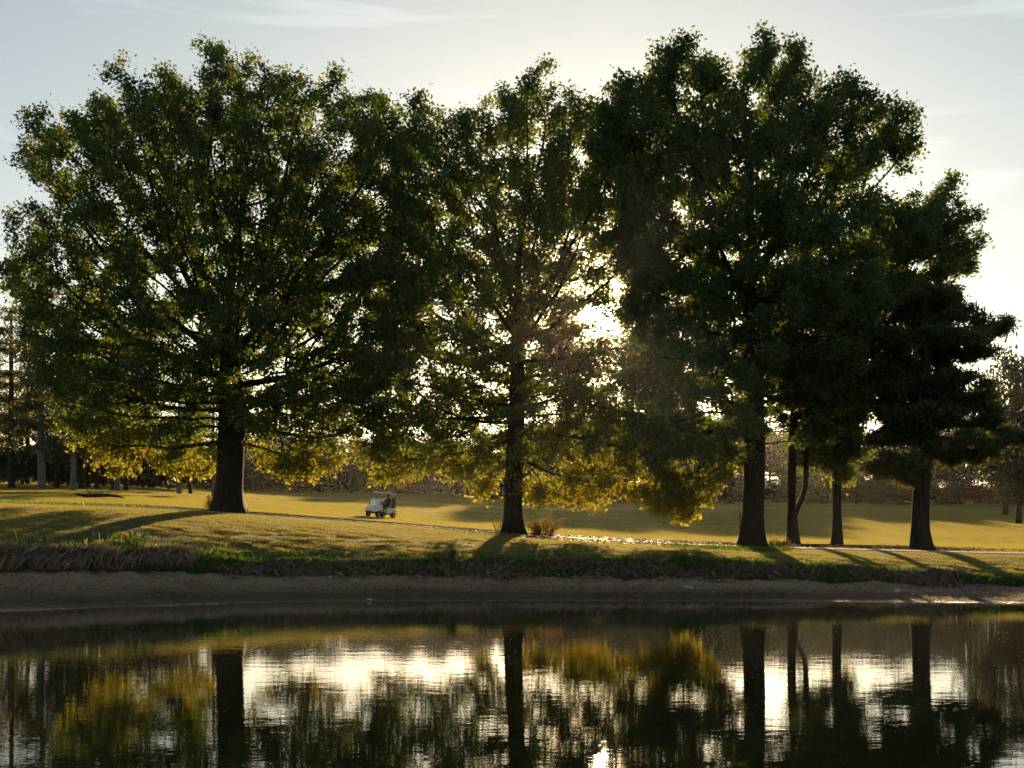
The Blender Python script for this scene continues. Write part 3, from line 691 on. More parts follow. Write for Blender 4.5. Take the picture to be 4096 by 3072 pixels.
far_tree('leafy', 1, 4075, 128, 12.0, 'half-seen leafy tree at the right edge of the picture, dark trunk', None, 'leafy_tree', wide=0.95)
far_tree('leafy', 2, 4020, 150, 16.5, 'tall rounded tree behind the pine near the right edge, sky showing through its top', None, 'leafy_tree', wide=0.7)

# ------------------------------------------------------------------ lawn: mown blades as instanced turf (stuff)
def grass_mat(name, green, straw, trans_col, trans=0.5):
    m, n, l = newmat(name)
    o = n.new('ShaderNodeOutputMaterial'); geo = n.new('ShaderNodeNewGeometry')
    a = n.new('ShaderNodeTexNoise'); a.inputs['Scale'].default_value = 0.35; a.inputs['Detail'].default_value = 6; a.inputs['Roughness'].default_value = 0.65
    l.new(geo.outputs['Position'], a.inputs['Vector'])
    at = n.new('ShaderNodeAttribute'); at.attribute_name = 'tint'
    ad = n.new('ShaderNodeMath'); ad.operation = 'MULTIPLY_ADD'; ad.inputs[1].default_value = 0.5; l.new(at.outputs['Fac'], ad.inputs[0])
    mr = n.new('ShaderNodeMapRange'); mr.inputs['From Min'].default_value = 0.32; mr.inputs['From Max'].default_value = 0.72; mr.inputs['To Max'].default_value = 0.75
    l.new(a.outputs['Fac'], mr.inputs['Value']); l.new(mr.outputs[0], ad.inputs[2])
    mx = n.new('ShaderNodeMix'); mx.data_type = 'RGBA'; mx.inputs[6].default_value = (*green, 1); mx.inputs[7].default_value = (*straw, 1); l.new(ad.outputs[0], mx.inputs[0])
    d = n.new('ShaderNodeBsdfDiffuse'); l.new(mx.outputs[2], d.inputs['Color'])
    t = n.new('ShaderNodeBsdfTranslucent'); tm = n.new('ShaderNodeMix'); tm.data_type = 'RGBA'; tm.inputs[0].default_value = 0.6; tm.inputs[7].default_value = (*trans_col, 1)
    l.new(mx.outputs[2], tm.inputs[6]); l.new(tm.outputs[2], t.inputs['Color'])
    sh = n.new('ShaderNodeMixShader'); sh.inputs[0].default_value = trans; l.new(d.outputs[0], sh.inputs[1]); l.new(t.outputs[0], sh.inputs[2]); l.new(sh.outputs[0], o.inputs[0])
    return m
M_GRASS = grass_mat('mown_grass', (0.085, 0.140, 0.038), (0.34, 0.27, 0.105), (0.56, 0.47, 0.085), 0.55)

def blade_tris(rng, x, y, z, h, w, lean=0.35):
    n = len(x); an = rng.uniform(0, 2*np.pi, n)
    dx, dy = np.cos(an)*w/2, np.sin(an)*w/2; la = rng.uniform(0, 2*np.pi, n); lm = np.abs(rng.normal(0, lean, n))*h
    a = np.stack([x-dx, y-dy, z], 1); b = np.stack([x+dx, y+dy, z], 1); c = np.stack([x+np.cos(la)*lm, y+np.sin(la)*lm, z+h], 1)
    v = np.stack([a, b, c], 1).reshape(-1, 3)
    return v, np.arange(n*3).reshape(-1, 3)
def turf_patch(name, seed, size, n, h, w):
    rng = np.random.default_rng(seed)
    x, y = rng.uniform(-size/2, size/2, n), rng.uniform(-size/2, size/2, n)
    v, f = blade_tris(rng, x, y, np.full(n, -0.02), h*rng.uniform(0.5, 1.4, n), w*rng.uniform(0.7, 1.3, n), 0.5)
    me = mesh_np(name, v, f, {'tint': np.repeat(rng.uniform(0, 1, n)**1.5, 3)})
    me.materials.append(M_GRASS)
    return bpy.data.objects.new(name, me)
def scatter_object(name, pts, rots, patch, label, cat):
    me = bpy.data.meshes.new(name); me.vertices.add(len(pts)); me.vertices.foreach_set('co', np.asarray(pts, np.float32).ravel())
    at = me.attributes.new('rot', 'FLOAT_VECTOR', 'POINT'); at.data.foreach_set('vector', np.asarray(rots, np.float32).ravel())
    me.materials.append(M_GRASS)
    o = link(name, me)
    ng = bpy.data.node_groups.new(name, 'GeometryNodeTree')
    ng.interface.new_socket('Geometry', in_out='INPUT', socket_type='NodeSocketGeometry'); ng.interface.new_socket('Geometry', in_out='OUTPUT', socket_type='NodeSocketGeometry')
    gi = ng.nodes.new('NodeGroupInput'); go = ng.nodes.new('NodeGroupOutput')
    ip = ng.nodes.new('GeometryNodeInstanceOnPoints'); oi = ng.nodes.new('GeometryNodeObjectInfo'); oi.inputs['Object'].default_value = patch
    na = ng.nodes.new('GeometryNodeInputNamedAttribute'); na.data_type = 'FLOAT_VECTOR'; na.inputs['Name'].default_value = 'rot'
    er = ng.nodes.new('FunctionNodeEulerToRotation')
    ng.links.new(gi.outputs[0], ip.inputs['Points']); ng.links.new(oi.outputs['Geometry'], ip.inputs['Instance'])
    ng.links.new(na.outputs[0], er.inputs[0]); ng.links.new(er.outputs[0], ip.inputs['Rotation']); ng.links.new(ip.outputs[0], go.inputs[0])
    md = o.modifiers.new('turf', 'NODES'); md.node_group = ng
    tag(o, label, cat, kind='stuff')
    return o
def lawn_points(rng, y0, y1, sp, ulim=0.42, fmin=3.0):
    pts = []
    for y in np.arange(y0, y1, sp):
        xs = np.arange(-ulim*y, ulim*y, sp); pts.append(np.stack([xs+rng.uniform(-.3, .3, len(xs))*sp, np.full(len(xs), y)+rng.uniform(-.3, .3, len(xs))*sp], 1))
    P = np.concatenate(pts); z, f = ground(P[:, 0], P[:, 1])
    lt = np.zeros(len(P))
    for cx, cy, rx, ry, am in BLOBS: lt = np.maximum(lt, am*np.exp(-(((P[:, 0]-cx)/rx)**2+((P[:, 1]-cy)/ry)**2)))
    keep = (f > fmin) & ~((f > 3.93) & (f < 5.05)) & (lt+rng.normal(0, 0.1, len(P)) < 0.5)      # no turf under the leaf litter
    e = 0.3
    zx = (ground(P[:, 0]+e, P[:, 1])[0]-ground(P[:, 0]-e, P[:, 1])[0])/(2*e); zy = (ground(P[:, 0], P[:, 1]+e)[0]-ground(P[:, 0], P[:, 1]-e)[0])/(2*e)
    P3 = np.stack([P[:, 0], P[:, 1], z], 1)[keep]; zx, zy = zx[keep], zy[keep]
    rots = []
    for a, b in zip(zx, zy):
        q = Vector((0, 0, 1)).rotation_difference(Vector((-a, -b, 1)).normalized()) @ Quaternion((0, 0, 1), rng.uniform(0, 6.283))
        rots.append(tuple(q.to_euler()))
    return P3, np.array(rots)
rg = np.random.default_rng(77)
P3, RT = lawn_points(rg, 44, 112, 1.0, fmin=3.02)
scatter_object('lawn_grass', P3, RT, turf_patch('turf', 1, 1.2, 800, 0.055, 0.013), 'short mown grass of the sloping lawn and near fairway', 'grass')
P3, RT = lawn_points(rg, 112, 225, 2.6, ulim=0.44)
scatter_object('fairway_grass', P3, RT, turf_patch('far_turf', 2, 3.2, 1500, 0.07, 0.03), 'short mown grass of the far fairway below the trees', 'grass')

# ------------------------------------------------------------------ weeds, turf edge and litter (stuff)
def weeds(name, seed, n, pxlo, pxhi, flo, fhi, h, w, mat, label, cat, clump=0.0, bright=0.0, seglen=2, lean=0.35, keepf=None):
    """upright leaves rooted on the bank between two terrain features; two triangles each, bent at the middle"""
    rng = np.random.default_rng(seed)
    if clump > 0:
        nc = max(4, int(n/110)); cp = rng.uniform(pxlo, pxhi, nc); cf = rng.uniform(flo, fhi, nc); cs = rng.uniform(0.6, 1.35, nc)
        k = rng.integers(0, nc, n); px = cp[k]+rng.normal(0, clump, n); fc = np.clip(cf[k]+rng.normal(0, 0.10, n), flo-0.1, fhi+0.1); hs = cs[k]
    else:
        px = rng.uniform(pxlo, pxhi, n); fc = rng.uniform(flo, fhi, n); hs = np.ones(n)
    if keepf is not None:
        kp = rng.uniform(0, 1, n) < keepf(px, fc); px, fc, hs = px[kp], fc[kp], hs[kp]; n = len(px)
    Y, Z = feats_at(px); k = np.clip(fc.astype(int), 0, NK-2); i = np.arange(n)
    y = Y[i, k]+(Y[i, k+1]-Y[i, k])*(fc-k); x = (px-2048)/F*y; z = ground(x, y)[0]-0.03
    hh = h*hs*rng.uniform(0.45, 1.3, n); ww = w*rng.uniform(0.6, 1.4, n)
    an = rng.uniform(0, 2*np.pi, n); la = rng.uniform(0, 2*np.pi, n); lm = np.abs(rng.normal(0, lean, n))*hh
    d = np.stack([np.cos(an)*ww/2, np.sin(an)*ww/2, np.zeros(n)], 1); b = np.stack([x, y, z], 1)
    mid = b+np.stack([np.cos(la)*lm*0.35, np.sin(la)*lm*0.35, hh*0.6], 1); tip = b+np.stack([np.cos(la)*lm, np.sin(la)*lm, hh*rng.uniform(0.75, 1.0, n)], 1)
    v = np.stack([b-d, b+d, mid+d*0.7, tip], 1).reshape(-1, 3)
    me = mesh_np(name, v, np.arange(n*4).reshape(-1, 4), {'tint': np.repeat(np.clip(rng.normal(0.42+bright, 0.22, n), 0, 1), 4)})
    return tag(link(name, me, mat), label, cat, kind='stuff')
weeds('bank_turf', 1, 34000, -300, 4400, 2.75, 3.10, 0.15, 0.016, M_WEED, 'bright green unmown grass along the top of the bank', 'grass', keepf=lambda p, f: np.clip((p-250)/500, 0.25, 1))
weeds('bank_weeds', 2, 22000, 620, 4400, 2.10, 2.9, 0.20, 0.018, M_WEED, 'dark green weeds covering the face of the bank', 'weeds', clump=40, bright=-0.25, lean=0.6)
weeds('dry_bank_weeds', 3, 16000, 750, 3900, 2.0, 2.8, 0.24, 0.007, M_DRY, 'dry brownish stalks tangled along the bank', 'weeds', clump=45, lean=0.7)
weeds('dry_bank_grass', 4, 15000, -350, 760, 2.3, 2.95, 0.40, 0.007, M_DRY, 'tall dry purplish-brown grass at the left end of the bank', 'grass', clump=24, lean=0.45, bright=0.25)
weeds('bank_grass', 5, 5000, -350, 900, 2.5, 3.05, 0.42, 0.014, M_WEED, 'green grass growing among the dry tufts on the left bank', 'grass', clump=50)
weeds('beach_grass', 6, 5000, 560, 1500, 1.72, 2.1, 0.07, 0.014, M_WEED, 'thin patches of green grass creeping onto the mud', 'grass', clump=55)
weeds('beach_stubble', 7, 12000, -300, 4400, 1.25, 2.05, 0.045, 0.016, M_DRY, 'dead brown stubble scattered over the mud beach', 'stubble', clump=60, bright=-0.1, lean=0.9)
weeds('path_grass', 8, 9000, -300, 1150, 5.02, 5.30, 0.15, 0.018, M_WEED, 'longer sunlit grass along the far side of the path', 'grass', bright=0.35)
weeds('tree_foot_grass', 9, 3500, 2700, 3130, 3.70, 4.05, 0.16, 0.018, M_WEED, 'grass and low weeds in front of the tallest oak', 'grass', clump=30)

def litter(name, seed, spots, size, label, mat=M_LITTER, up=3.0):
    rng = np.random.default_rng(seed); P = []
    for cx, cy, rx, ry, n in spots:
        x = cx+rng.normal(0, rx, n); y = cy+rng.normal(0, ry, n); P.append(np.stack([x, y, ground(x, y)[0]+rng.uniform(0.03, 0.09, n)], 1))
    P = np.concatenate(P)
    return tag(link(name, leaves_mesh(name, rng, P, size, 0.6, np.clip(rng.normal(0.45, 0.25, len(P)), 0, 1), up=up), mat), label, 'leaves', kind='stuff')
T = TPOS
litter('leaf_litter', 21, [(T['t3'].x-3.5, T['t3'].y+2.5, 4.5, 1.5, 5000), (T['t3'].x+2, T['t3'].y+3.2, 3, 1.7, 3000), (T['t4'].x+.5, T['t4'].y-2, 2.2, 1.8, 2600), (T['t5'].x+1, T['t5'].y-3, 3, 2.2, 3000),
        (T['t6'].x-1, T['t6'].y+.3, 2.6, 1.1, 3200), (T['t2'].x, T['t2'].y+.3, 2.4, .8, 2500), (T['t2'].x+4, T['t2'].y+0.2, 3.2, .7, 2200), (T['t1'].x+.5, T['t1'].y+0.6, 3, .7, 1800),
        (T['t3'].x-5, T['t3'].y+7, 6, 3, 1200), (-6, 71.8, 5, .5, 2500), (-11, 72.2, 4, .4, 1500)], 0.11, 'brown fallen leaves and needles under the oaks and pine')

rb_ = np.random.default_rng(22)
bpx = rb_.uniform(-200, 4300, 60); bf = rb_.uniform(1.1, 2.0, 60); bY = feats_at(bpx)[0]; by = bY[:, 1]+(bY[:, 2]-bY[:, 1])*(bf-1)
litter('beach_debris', 23, [((p-2048)/F*y_, y_, rb_.uniform(0.4, 1.6), 0.35, 110) for p, y_ in zip(bpx, by)], 0.055, 'dead leaves and bits of debris strewn over the mud beach', up=1.0)
# ------------------------------------------------------------------ single plants
def plant(name, label, loc, seed, n_stem, h, spread, leaf, nleaf, mat, gold=0.0, cat='shrub', aspect=0.5, upright=0.0):
    rng = np.random.default_rng(seed); root = empty(name, loc); tag(root, label, cat)
    pos = []
    stems = bmesh.new()
    for s in range(n_stem):
        an = rng.uniform(0, 6.283); rr = spread*math.sqrt(rng.uniform(0, 1)); hh = h*rng.uniform(0.55, 1.0)*(1-0.35*(rr/spread)**2)
        b = Vector((math.cos(an)*rr*0.35, math.sin(an)*rr*0.25, -0.05)); t = Vector((math.cos(an)*rr, math.sin(an)*rr*0.7, hh))
        m = (b+t)/2+Vector((0, 0, hh*0.12)); tube_pts(stems, [b, m, t], [0.012, 0.009, 0.004], 4, cap=False)
        for q in range(nleaf):
            u = rng.uniform(0.15, 1.0); p = b.lerp(m, u*2) if u < .5 else m.lerp(t, u*2-1)
            pos.append(np.array(p)+rng.normal(0, leaf*(0.7 if not upright else 0.25), 3))
    link('stem', bm_mesh(name+'_stems', stems), M_BARK, root)
    P = np.array(pos); P = P[P[:, 2] > 0.02]
    link('foliage', leaves_mesh(name+'_leaves', rng, P, leaf, aspect, np.clip(rng.normal(0.45+gold, 0.22, len(P)), 0, 1), up=0.0, droop=-upright*3), mat, root)
    return root
plant('shrub', 'low golden backlit shrub to the right of the middle oak trunk', at_px(2172, 70.2)+Vector((0, 0, 0)), 31, 46, 0.95, 0.95, 0.11, 26, M_SHRUB, 0.2)
plant('shrub', 'small shrub against the left side of the thick left oak trunk', at_px(852, 71.6), 32, 30, 0.95, 0.5, 0.10, 24, M_SHRUB, 0.15)
plant('shrub', 'thin green sapling to the left of the middle oak trunk', at_px(1996, 70.6), 33, 12, 0.9, 0.45, 0.10, 14, M_SHRUB, -0.1)
plant('weed_clump', 'tall narrow green weed standing alone on the bank below the middle oak', at_px(1810, 51.3), 34, 16, 0.62, 0.18, 0.09, 26, M_WEED, 0.0, 'weed', 0.22, 1)
plant('weed_clump', 'bushy olive weed on the bank between the middle and tallest oaks', at_px(2712, 50.9), 35, 22, 0.55, 0.34, 0.09, 26, M_WEED, 0.25, 'weed', 0.25, 1)
plant('weed_clump', 'spindly seed stalks rising from the dry grass on the left bank', at_px(540, 47.6), 36, 16, 1.0, 1.0, 0.06, 7, M_DRY, 0.1, 'weed', 0.3, 1)
plant('weed_clump', 'low leafy weeds at the right foot of the tallest oak', at_px(3110, 63.0), 37, 20, 0.45, 0.55, 0.10, 20, M_SHRUB, -0.1, 'weed')
plant('vine', 'ragged ivy sprouting along the left side of the tallest oak trunk', T['t3']+Vector((-0.55, -0.1, 0)), 38, 9, 2.4, 0.16, 0.09, 16, M_SHRUB, -0.1, 'vine')

# fallen branch on the slope behind the path
fb = empty('fallen_branch', at_px(392, 86)); tag(fb, 'dark fallen branch lying in the grass on the left slope', 'branch'); fb.rotation_euler = (0, R(1), R(4))
bm = bmesh.new(); tube_pts(bm, [(-1.35, 0, 0.20), (-0.8, .05, 0.13), (0, 0, 0.15), (0.7, .05, 0.16), (1.3, 0, 0.10), (1.6, -.05, 0.03)], [0.05, 0.10, 0.11, 0.09, 0.06, 0.02], 8); link('stem', bm_mesh('log', bm, True), M_BARK, fb)
for pts in ([(-0.4, 0, .2), (-0.75, .1, .55), (-1.05, .15, .85)], [(0.25, 0, .2), (0.2, .1, .45), (0.05, .12, .7)], [(0.9, 0, .18), (1.25, -.1, .36), (1.5, -.1, .40)], [(-0.9, 0, .18), (-1.25, -.15, .16), (-1.5, -.2, .22)], [(.4, 0, .2), (.7, .1, .33), (.85, .2, .36)]):
    bm = bmesh.new(); tube_pts(bm, pts, [0.035, 0.022, 0.008], 5); link('twig', bm_mesh('twig', bm), M_BARK, fb)
fb2 = empty('fallen_stick', at_px(3285, 66.5)); tag(fb2, 'fallen stick lying on the leaf litter in front of the forked tree', 'branch')
bm = bmesh.new(); tube_pts(bm, [(-1.0, 0, .06), (-.3, .06, .09), (.4, 0, .08), (1.1, .05, .05)], [.03, .05, .05, .02], 6); link('stem', bm_mesh('stick', bm), M_BARK, fb2)
bm = bmesh.new(); tube_pts(bm, [(.2, 0, .08), (.5, -.2, .14), (.8, -.3, .12)], [.025, .018, .008], 5); link('twig', bm_mesh('twig', bm), M_BARK, fb2)

# stones and pale litter on the beach
M_STONE = simple('pale_stone', (0.42, 0.38, 0.34), 0.8, 0.2, noise=0.35, scale=14, bump=0.01)
def stone(label, px, f, s, seed):
    Y, Z = feats_at(px); k = int(f); y = float(Y[0, k]+(Y[0, k+1]-Y[0, k])*(f-k)); x = (px-2048)/F*y
    rng = np.random.default_rng(seed); bm = bmesh.new(); bmesh.ops.create_icosphere(bm, subdivisions=3, radius=1)
    ph = rng.uniform(0, 6, 6)
    for v in bm.verts:
        c = v.co; d = 1+0.16*math.sin(c.x*3+ph[0])*math.sin(c.y*2.5+ph[1])+0.14*math.sin(c.z*4+ph[2]+c.x*2)+0.06*math.sin(c.x*9+ph[3])*math.sin(c.z*8+ph[4])
        v.co = Vector((c.x*s*1.3*d, c.y*s*d, (c.z*s*0.62*d)+s*0.3))
    o = link('stone', bm_mesh('stone', bm, True), M_STONE); o.location = (x, y, gz(x, y)); tag(o, label, 'stone')
stone('lumpy pale stone on the beach below the bushy olive weed', 2752, 1.62, 0.13, 1)
stone('pale stone on the beach near the right, below the leaning tree', 3588, 1.60, 0.11, 2)
stone('small white stone at the edge of the grass left of the middle oak', 1320, 1.93, 0.06, 3)
stone('white pebble high on the bank below the golden shrub', 2364, 2.9, 0.07, 4)
stone('tiny pale pebble on the mud right of the middle oak reflection', 2850, 1.42, 0.045, 5)
stone('dark lump of mud at the water edge left of the middle oak', 1478, 1.03, 0.07, 6)

# ------------------------------------------------------------------ floating specks, painted shore glints, ripple rings
rng = np.random.default_rng(91)
n = 2600; y = 16+28*rng.uniform(0, 1, n)**0.8; x = rng.uniform(-0.42, 0.42, n)*y
sz = np.abs(rng.normal(0.010, 0.007, n))+0.004
a = rng.uniform(0, 6.28, n); e = np.stack([np.cos(a), np.sin(a), np.zeros(n)], 1)*sz[:, None]; g = np.stack([-np.sin(a), np.cos(a), np.zeros(n)], 1)*(sz*rng.uniform(0.3, 0.8, n))[:, None]
c = np.stack([x, y, np.full(n, 0.005)], 1)
M_SPECK = simple('floating_fluff', (0.55, 0.50, 0.42), 0.7, 0.2, noise=0.3)
ks = y < Y_EDGE.min()+20
Yw = feats_at(2048+F*x/y)[0][:, 1]; ks = y < Yw-0.15
c, e, g = c[ks], e[ks], g[ks]
me = mesh_np('floating_specks', np.stack([c-e, c-g, c+e, c+g], 1).reshape(-1, 3), np.arange(len(c)*4).reshape(-1, 4))
tag(link('floating_specks', me, M_SPECK), 'pale specks of fluff and leaf floating on the pond', 'specks', kind='stuff')
# white flakes painting the sky's glint along the water's edge
n = 20000; px = rng.uniform(-300, 4400, n); off = -np.abs(rng.normal(0, 0.10, n))*np.where(px < 900, 3.2, 1.0)+0.05
y = smooth_interp(px, Y_EDGE)+off; x = (px-2048)/F*y
keep = rng.uniform(0, 1, n) < 0.25+0.75*np.clip(np.sin(px*0.011)+np.sin(px*0.0043+1)+0.6*np.sin(px*0.031), 0, 1); x, y = x[keep], y[keep]; n = len(x)
sz = rng.uniform(0.012, 0.045, n); z = np.full(n, 0.007)
v = np.stack([np.stack([x-sz, y, z], 1), np.stack([x, y-sz*.5, z], 1), np.stack([x+sz, y, z], 1), np.stack([x, y+sz*.5, z], 1)], 1).reshape(-1, 3)
tag(link('shore_glints', mesh_np('shore_glints', v, np.arange(n*4).reshape(-1, 4)), simple('glint_flakes', (0.85, 0.82, 0.78), 0.4, 0.5, noise=0.1)), 'broken line of white flakes painting sky glints where the mud meets the water', 'glint_flakes', kind='stuff')

# ------------------------------------------------------------------ golf cart with two people
M_WHITE = simple('white_plastic', (0.86, 0.86, 0.88), 0.22, 0.5, noise=0.05, scale=6)
M_BLACK = simple('black_plastic', (0.018, 0.018, 0.020), 0.5, 0.4, noise=0.2)
M_TYRE = simple('tyre_rubber', (0.020, 0.019, 0.018), 0.85, 0.2, noise=0.25, scale=30)
M_RIM = simple('rim_metal', (0.42, 0.41, 0.40), 0.35, 0.5, metal=0.6, noise=0.1)
M_SEAT = simple('seat_vinyl', (0.30, 0.27, 0.23), 0.5, 0.4, noise=0.08)
def glass_mat():
    m, n, l = newmat('acrylic_pane'); o = n.new('ShaderNodeOutputMaterial'); p = n.new('ShaderNodeBsdfPrincipled')
    p.inputs['Base Color'].default_value = (0.85, 0.86, 0.9, 1); p.inputs['Roughness'].default_value = 0.12; p.inputs['IOR'].default_value = 1.49; p.inputs['Transmission Weight'].default_value = 0.25
    no = n.new('ShaderNodeTexNoise'); no.inputs['Scale'].default_value = 6; mr = n.new('ShaderNodeMapRange'); mr.inputs['To Min'].default_value = 0.08; mr.inputs['To Max'].default_value = 0.30
    l.new(no.outputs['Fac'], mr.inputs['Value']); l.new(mr.outputs[0], p.inputs['Roughness']); l.new(p.outputs[0], o.inputs[0])
    return m
M_PANE = glass_mat()
CY = 105.0; CP = at_px(1521, CY)
yaw = R(180+54)
e_ = 0.6
nrm = Vector((-(gz(CP.x+e_, CY)-gz(CP.x-e_, CY))/(2*e_), -(gz(CP.x, CY+e_)-gz(CP.x, CY-e_))/(2*e_), 1)).normalized()
CQ = Vector((0, 0, 1)).rotation_difference(nrm) @ Quaternion((0, 0, 1), yaw)
def place_on_cart(o):
    o.rotation_mode = 'QUATERNION'; o.rotation_quaternion = CQ; o.location = CP+Vector((0, 0, 0.01))
cart = empty('golf_cart'); place_on_cart(cart); tag(cart, 'white golf cart with roof and windscreen crossing the slope left of the middle oak', 'golf cart')
def cpart(name, bm, mat, parent=cart, smooth=False): return link(name, bm_mesh('cart_'+name, bm, smooth), mat, parent)
def loft(bm, secs):
    """secs: list of rings (lists of equally many points) joined into one closed skin"""
    rings = [[bm.verts.new(p) for p in r] for r in secs]; k = len(rings[0])
    for a, b in zip(rings, rings[1:]):
        for i in range(k): bm.faces.new((a[i], a[(i+1) % k], b[(i+1) % k], b[i]))
    bm.faces.new(rings[0]); bm.faces.new(rings[-1])
# front cowl: rounded nose that rises to the dash
bm = bmesh.new()
def cowl(x, w, z0, z1, r=0.1): return [(x, -w, z0), (x, -w, z1-r), (x, -w+r, z1), (x, 0, z1+0.03), (x, w-r, z1), (x, w, z1-r), (x, w, z0), (x, 0, z0)]
loft(bm, [cowl(1.22, 0.40, 0.42, 0.60), cowl(1.16, 0.50, 0.38, 0.68), cowl(0.95, 0.57, 0.46, 0.78), cowl(0.70, 0.58, 0.52, 0.88), cowl(0.52, 0.57, 0.55, 0.95)])
cowl_o = cpart('front_cowl', bm, M_WHITE, smooth=False)
bm = bmesh.new(); add_box(bm, (1.205, 0, 0.545), (0.03, 0.20, 0.085), bevel=0.008); cpart('badge_plate', bm, M_BLACK, cowl_o)
for sy in (-1, 1):
    bm = bmesh.new(); add_box(bm, (1.17, sy*0.36, 0.60), (0.05, 0.16, 0.07), bevel=0.015); cpart('headlight', bm, M_RIM, cowl_o)
bm = bmesh.new(); add_box(bm, (1.20, 0, 0.36), (0.12, 0.92, 0.12), bevel=0.03); cpart('bumper', bm, M_BLACK)
bm = bmesh.new(); add_box(bm, (0.10, 0, 0.30), (2.1, 0.86, 0.10), bevel=0.02); add_box(bm, (0.30, 0, 0.36), (0.75, 1.06, 0.05), bevel=0.01); cpart('floor_pan', bm, M_BLACK)
bm = bmesh.new(); add_box(bm, (0.50, 0, 0.80), (0.14, 1.08, 0.26), bevel=0.03); cpart('dashboard', bm, M_BLACK)
bm = bmesh.new()
def rear(x, w, z0, z1, r=0.09): return [(x, -w, z0), (x, -w, z1-r), (x, -w+r, z1), (x, w-r, z1), (x, w, z1-r), (x, w, z0)]
loft(bm, [rear(-0.05, 0.57, 0.33, 0.66), rear(-0.40, 0.59, 0.36, 0.72), rear(-0.80, 0.60, 0.48, 0.74), rear(-1.10, 0.58, 0.50, 0.68), rear(-1.22, 0.50, 0.48, 0.58)])
rear_o = cpart('rear_body', bm, M_WHITE)
for sy in (-1, 1):
    bm = bmesh.new(); tube_pts(bm, [(-0.82+0.30*math.cos(a_), sy*0.60, 0.27+0.30*math.sin(a_)) for a_ in np.linspace(0.1, 3.04, 9)], 0.03, 6); cpart('wheel_arch', bm, M_BLACK, rear_o)
bm = bmesh.new(); add_box(bm, (-0.28, 0, 0.74), (0.52, 1.04, 0.12), bevel=0.04); cpart('seat', bm, M_SEAT)
bm = bmesh.new(); add_box(bm, (-0.60, 0, 1.06), (0.10, 1.02, 0.40), Matrix.Rotation(R(-10), 3, 'Y'), bevel=0.035); cpart('backrest', bm, M_SEAT)
bm = bmesh.new(); add_box(bm, (-0.20, 0, 1.83), (1.55, 1.16, 0.055), bevel=0.025); add_box(bm, (-0.20, 0, 1.862), (1.30, 0.95, 0.03), bevel=0.014); cpart('roof', bm, M_WHITE)
for sy in (-1, 1):
    bm = bmesh.new(); tube_pts(bm, [(0.72, sy*0.54, 0.60), (0.70, sy*0.54, 0.95), (0.50, sy*0.53, 1.80)], 0.022, 8); cpart('front_strut', bm, M_BLACK)
    bm = bmesh.new(); tube_pts(bm, [(-0.70, sy*0.54, 0.72), (-0.74, sy*0.54, 1.2), (-0.86, sy*0.53, 1.80)], 0.022, 8); cpart('rear_strut', bm, M_BLACK)
    bm = bmesh.new(); tube_pts(bm, [(-0.05, sy*0.57, 0.82), (-0.35, sy*0.58, 0.95), (-0.58, sy*0.57, 0.97)], 0.018, 6); cpart('armrest', bm, M_BLACK)
bm = bmesh.new(); add_box(bm, (0.645, 0, 1.13), (0.008, 1.04, 0.42), Matrix.Rotation(R(-13.3), 3, 'Y')); cpart('windscreen', bm, M_PANE)
bm = bmesh.new(); tube_pts(bm, [(0.50, 0.27, 0.90), (0.32, 0.27, 1.02)], 0.02, 6); col_o = cpart('steering_column', bm, M_BLACK)
bm = bmesh.new()
ctr, ax = Vector((0.31, 0.27, 1.03)), Vector((-0.83, 0, 0.55)).normalized(); u_ = Vector((0, 1, 0)); v_ = ax.cross(u_)
tube_pts(bm, [ctr+(u_*math.cos(t_)+v_*math.sin(t_))*0.17 for t_ in np.linspace(0, 6.283, 17)], 0.014, 6, cap=False)
for t_ in (0.3, 2.4, 4.5): tube_pts(bm, [ctr, ctr+(u_*math.cos(t_)+v_*math.sin(t_))*0.17], 0.010, 5)
cpart('steering_wheel', bm, M_BLACK)
bm = bmesh.new(); add_box(bm, (-1.05, 0, 0.80), (0.22, 0.90, 0.10), bevel=0.03); tube_pts(bm, [(-1.10, -0.42, 0.82), (-1.10, -0.42, 1.12), (-1.10, 0.42, 1.12), (-1.10, 0.42, 0.82)], 0.018, 6); cpart('bag_rack', bm, M_BLACK)
for wx_, wy_, steer in ((0.82, 0.47, R(4)), (0.82, -0.47, R(4)), (-0.82, 0.49, 0), (-0.82, -0.49, 0)):
    wroot = bmesh.new(); prof = [(0.10, -0.09), (0.19, -0.105), (0.222, -0.085), (0.232, -0.04), (0.232, 0.04), (0.222, 0.085), (0.19, 0.105), (0.10, 0.09)]
    rings = []
    for k_ in range(28):
        a_ = 2*math.pi*k_/28; rings.append([wroot.verts.new((r_*math.cos(a_), w_, r_*math.sin(a_))) for r_, w_ in prof])
    for k_ in range(28):
        p_, q_ = rings[k_], rings[(k_+1) % 28]
        for j_ in range(len(prof)): wroot.faces.new((p_[j_], p_[(j_+1) % len(prof)], q_[(j_+1) % len(prof)], q_[j_]))
    wh = cpart('wheel', wroot, M_TYRE, smooth=True); wh.location = (wx_, wy_, 0.232); wh.rotation_euler = (0, 0, steer)
    sgn = 1 if wy_ > 0 else -1
    rb = bmesh.new(); r1 = bmesh.ops.create_cone(rb, cap_ends=True, segments=20, radius1=0.125, radius2=0.125, depth=0.15); bmesh.ops.rotate(rb, verts=r1['verts'], matrix=Matrix.Rotation(R(90), 3, 'X'))
    for k_ in range(6):
        a_ = k_*math.pi/3; add_box(rb, (0.07*math.cos(a_), sgn*0.08, 0.07*math.sin(a_)), (0.09, 0.02, 0.03), Matrix.Rotation(-a_, 3, 'Y'))
    add_box(rb, (0, sgn*0.085, 0), (0.05, 0.03, 0.05), bevel=0.008)
    link('rim', bm_mesh('cart_rim', rb), M_RIM, wh)

